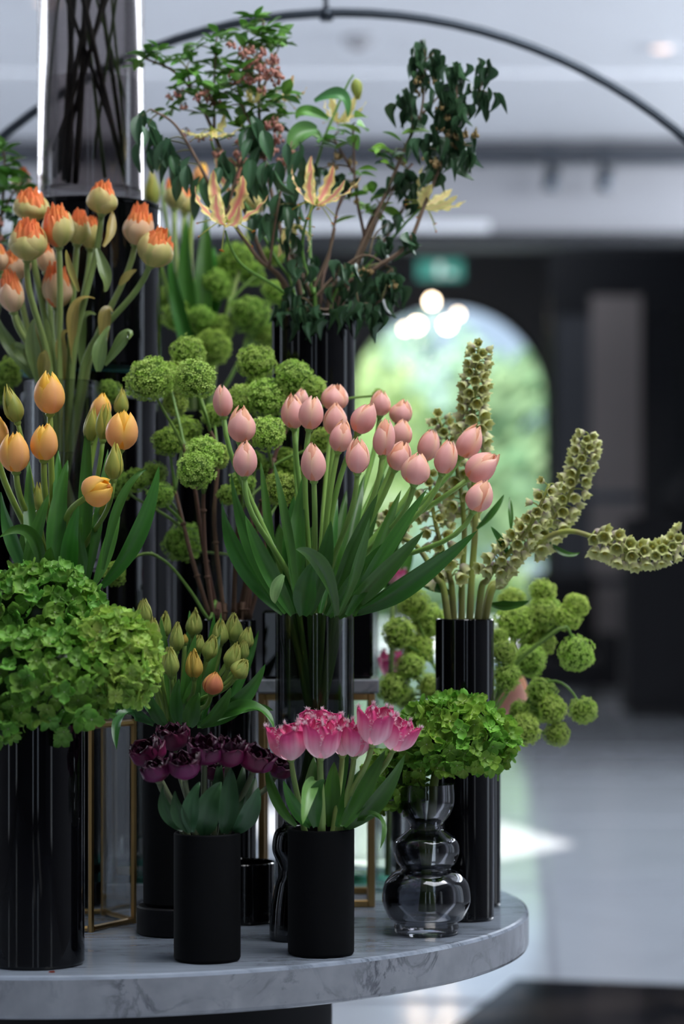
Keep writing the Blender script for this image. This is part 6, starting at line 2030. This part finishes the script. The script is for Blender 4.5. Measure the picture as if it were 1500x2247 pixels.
glory(r_, O_, 932, 448, 3.60, 84, (0.55, -0.3, 0.6), GPY, 4)
r_, O_ = glory_stem(V_br, [(655, 692, 3.62), (600, 560, 3.62), (520, 420, 3.60), (470, 330, 3.58), (462, 290, 3.57)], 'glory lily with flat spread petals at upper left, before the leafy branch')
glory(r_, O_, 463, 280, 3.56, 74, (-0.05, -0.25, 0.9), GPY, 5, flat=0.85)
r_, O_ = glory_stem(V_br, [(695, 692, 3.62), (680, 560, 3.64), (684, 420, 3.66), (706, 320, 3.66), (740, 235, 3.66), (762, 185, 3.66), (775, 164, 3.66)], 'tall glory lily stem with arching leaves and one hanging green bud',
                   leaves=((762, 258, 690, 222, 28, (30, -42), 0.1, -0.04, srgb(70, 122, 70), 0.3, 3.62), (636, 338, 695, 285, 44, (-16, -20), 0.0, -0.06, srgb(88, 142, 76), 0.3, 3.62), (650, 262, 720, 262, 26, (-20, -24), 0.0, -0.03, srgb(104, 160, 70), 0.3, 3.64)))
glory(r_, O_, 745, 262, 3.68, 62, (0.2, 0.1, 0.9), GPY, 6)
c_ = P(780, 172, 3.66) - O_
for k in range(4):
    me_b = gb_o[k % 4]
    add('petal', me_b, r_, Matrix.Translation(c_) @ frame(Vector((0.12, -0.1, -1)), k * 1.57) @ Matrix.Diagonal((U(26, 3.66), U(26, 3.66), U(48, 3.66), 1)))
r_, O_ = glory_stem(V_br, [(670, 692, 3.62), (640, 560, 3.64), (610, 420, 3.66), (560, 300, 3.64), (552, 240, 3.6), (552, 222, 3.6)], 'glory lily with curled yellow petals amid the dense upright leafy branch')
glory(r_, O_, 555, 222, 3.60, 40, (0.1, -0.3, 0.9), GPY, 7)
glory(r_, O_, 625, 215, 3.62, 56, (0.3, 0.0, 0.9), GP, 8, petals=4)
r_, O_ = glory_stem(V_br, [(660, 692, 3.66), (630, 560, 3.68), (560, 470, 3.68), (515, 425, 3.68)], 'pink glory lily half hidden behind the lowest one')
glory(r_, O_, 512, 418, 3.68, 74, (0.15, 0.1, 0.9), GP, 9, petals=5)

# ------------------------------------------------------------------ blurred tulips behind
G_BT = 'blurred tulips behind the column'
bt = [
    ('yellow_bud', 333, 415, 88, 34, -2, 3.92, 'blurred tall yellow green tulip bud touching the smoked cylinder', ((372, 560, 430, 820, 34, (-10, 0), 0.1, 0),)),
    ('double', 384, 420, 84, 48, 2, 3.95, 'blurred cream orange tulip right of the tall yellow green bud', ((410, 480, 430, 800, 40, (-14, 0), 0.0, 0), (452, 470, 432, 780, 44, (6, 0), 0.2, 0.03))),
    ('double', 408, 442, 62, 36, 6, 4.02, 'blurred pale green tulip partly behind its cream orange neighbour', ((470, 540, 440, 790, 42, (6, 0), 0.2, 0),)),
    ('yellow', 440, 380, 50, 32, 14, 4.02, 'blurred orange tulip under the drooping dark leaves', ((500, 520, 450, 720, 34, (8, 0), 0.4, 0),)),
    ('double', 556, 438, 70, 62, 8, 4.0, 'blurred orange double tulip behind the left glory lily', ()),
    ('yellow_bud', 352, 340, 76, 32, -2, 4.0, 'blurred green yellow lily bud between smoked cylinder and hanging leaves', ()),
]
for i, (kd, px, py, h, w, tl, D, lb, lv) in enumerate(bt):
    tulip(kd, V_back, px, py, h, w, tl, D, lb, G_BT, lv, seed=i + 220, lean=0.0)
mg = [
    (868, 1462, 70, 66, -10, 3.80, 'blurred magenta tulip hidden left of the fritillary vase', ((875, 1160, 850, 1300, 40, (-10, 0), 0.1, 0.0), (905, 1190, 860, 1300, 26, (8, 0), 0.3, 0))),
    (1126, 1530, 96, 70, 18, 3.66, 'blurred pink tulip glowing behind the viburnum right of the fritillary vase', ()),
]
tulip('fringed', V_mag, 868, 1265, 50, 40, 8, 3.78, 'blurred fringed tulip among leaves behind the pink tulips', None, mg[0][7], seed=240)
tulip('pink', V_vibr, 1126, 1528, 100, 74, 18, 3.68, mg[1][6], None, (), seed=241, depth=0.12)
V_mag2 = cyl_vase('black_glass_vase', 'small black vase of the magenta tulip at the back, behind the brass stand', 895, 3.90, 0.03, TZ, zat(1640, 3.90), 'black_gloss')
tulip('fringed', V_mag2, 868, 1458, 76, 70, -10, 3.86, mg[0][6], None, (), seed=242)

# ------------------------------------------------------------------ stems in the tall smoked cylinder
G_ST = 'dark stems standing in the tall smoked cylinder'
rs_ = random.Random(12)
st_objs = []
stm = [(118, 390, 205, -60, 0.0043), (140, 395, 170, -80, 0.0036), (165, 410, 190, -90, 0.0049), (128, 380, 240, -60, 0.0035), (230, 390, 180, -80, 0.0026), (278, 400, 160, -90, 0.0042), (300, 415, 215, -60, 0.0036), (262, 330, 130, -60, 0.0033),
       (110, 330, 265, -90, 0.0029), (150, 405, 150, -60, 0.0047), (290, 330, 240, -90, 0.0022), (300, 260, 190, -90, 0.0022), (100, 300, 140, -90, 0.0020), (205, 350, 265, -70, 0.0023)]
for i, (x0, y0, x1, y1, r) in enumerate(stm):
    dd = rs_.uniform(-0.045, 0.045)
    a_ = P(x0, y0, CDp - 0.02 + dd * 0.6)
    c_ = P(x1, y1, CDp - dd)
    for v_ in (a_, c_):
        o2 = Vector((v_.x - V_top.x, v_.y - V_top.y))
        if o2.length > 0.068:
            o2 = o2.normalized() * 0.068
            v_.x, v_.y = V_top.x + o2.x, V_top.y + o2.y
    a_.z = max(a_.z, V_top.zb + 0.03)
    b = MB()
    pts = bez(a_, a_.lerp(c_, 0.35) + Vector((rs_.uniform(-1, 1) * 0.006, 0, 0)), a_.lerp(c_, 0.7) + Vector((rs_.uniform(-1, 1) * 0.006, 0, 0)), c_, 10)
    b.tube([p - a_ for p in pts], r, 8, srgb(48, 46, 42) if r > 0.0028 else srgb(62, 80, 44))
    o = add('flower_stem', b.mesh('flower_stem', M['wood']), None, Matrix.Translation(a_))
    st_objs.append((x0, r, o))
st_objs.sort(key=lambda q: q[0])
ORDINALS = ('leftmost', 'second', 'third', 'fourth', 'fifth', 'sixth', 'seventh', 'eighth', 'ninth', 'tenth')
for kind_, sel, grp in (('thick dark woody', [q for q in st_objs if q[1] > 0.0028], G_ST), ('thin dark green', [q for q in st_objs if q[1] <= 0.0028], 'thin green stems in the tall smoked cylinder')):
    for i, (x0, r, o) in enumerate(sel):
        tag(o, '%s of the %s stems inside the smoked cylinder%s' % (ORDINALS[i], kind_, ', counting feet from the left' if i else ''), 'stem', grp)
# a fallen petal crumb at the table edge
b = MB()
b.put([(-0.004, 0, 0), (0.004, -0.001, 0.0004), (0.003, 0.003, 0.0022), (-0.003, 0.003, 0.0016)], [(0, 1, 2, 3), (3, 2, 1, 0)], col=srgb(120, 50, 40))
pc = P(115, 2132, 2.935)
tag(add('fallen_petal', b.mesh('fallen_petal', M['petal']), None, Matrix.Translation((pc.x, 2.927, TZ))), 'tiny dried reddish petal lying on the table edge at left', 'petal')
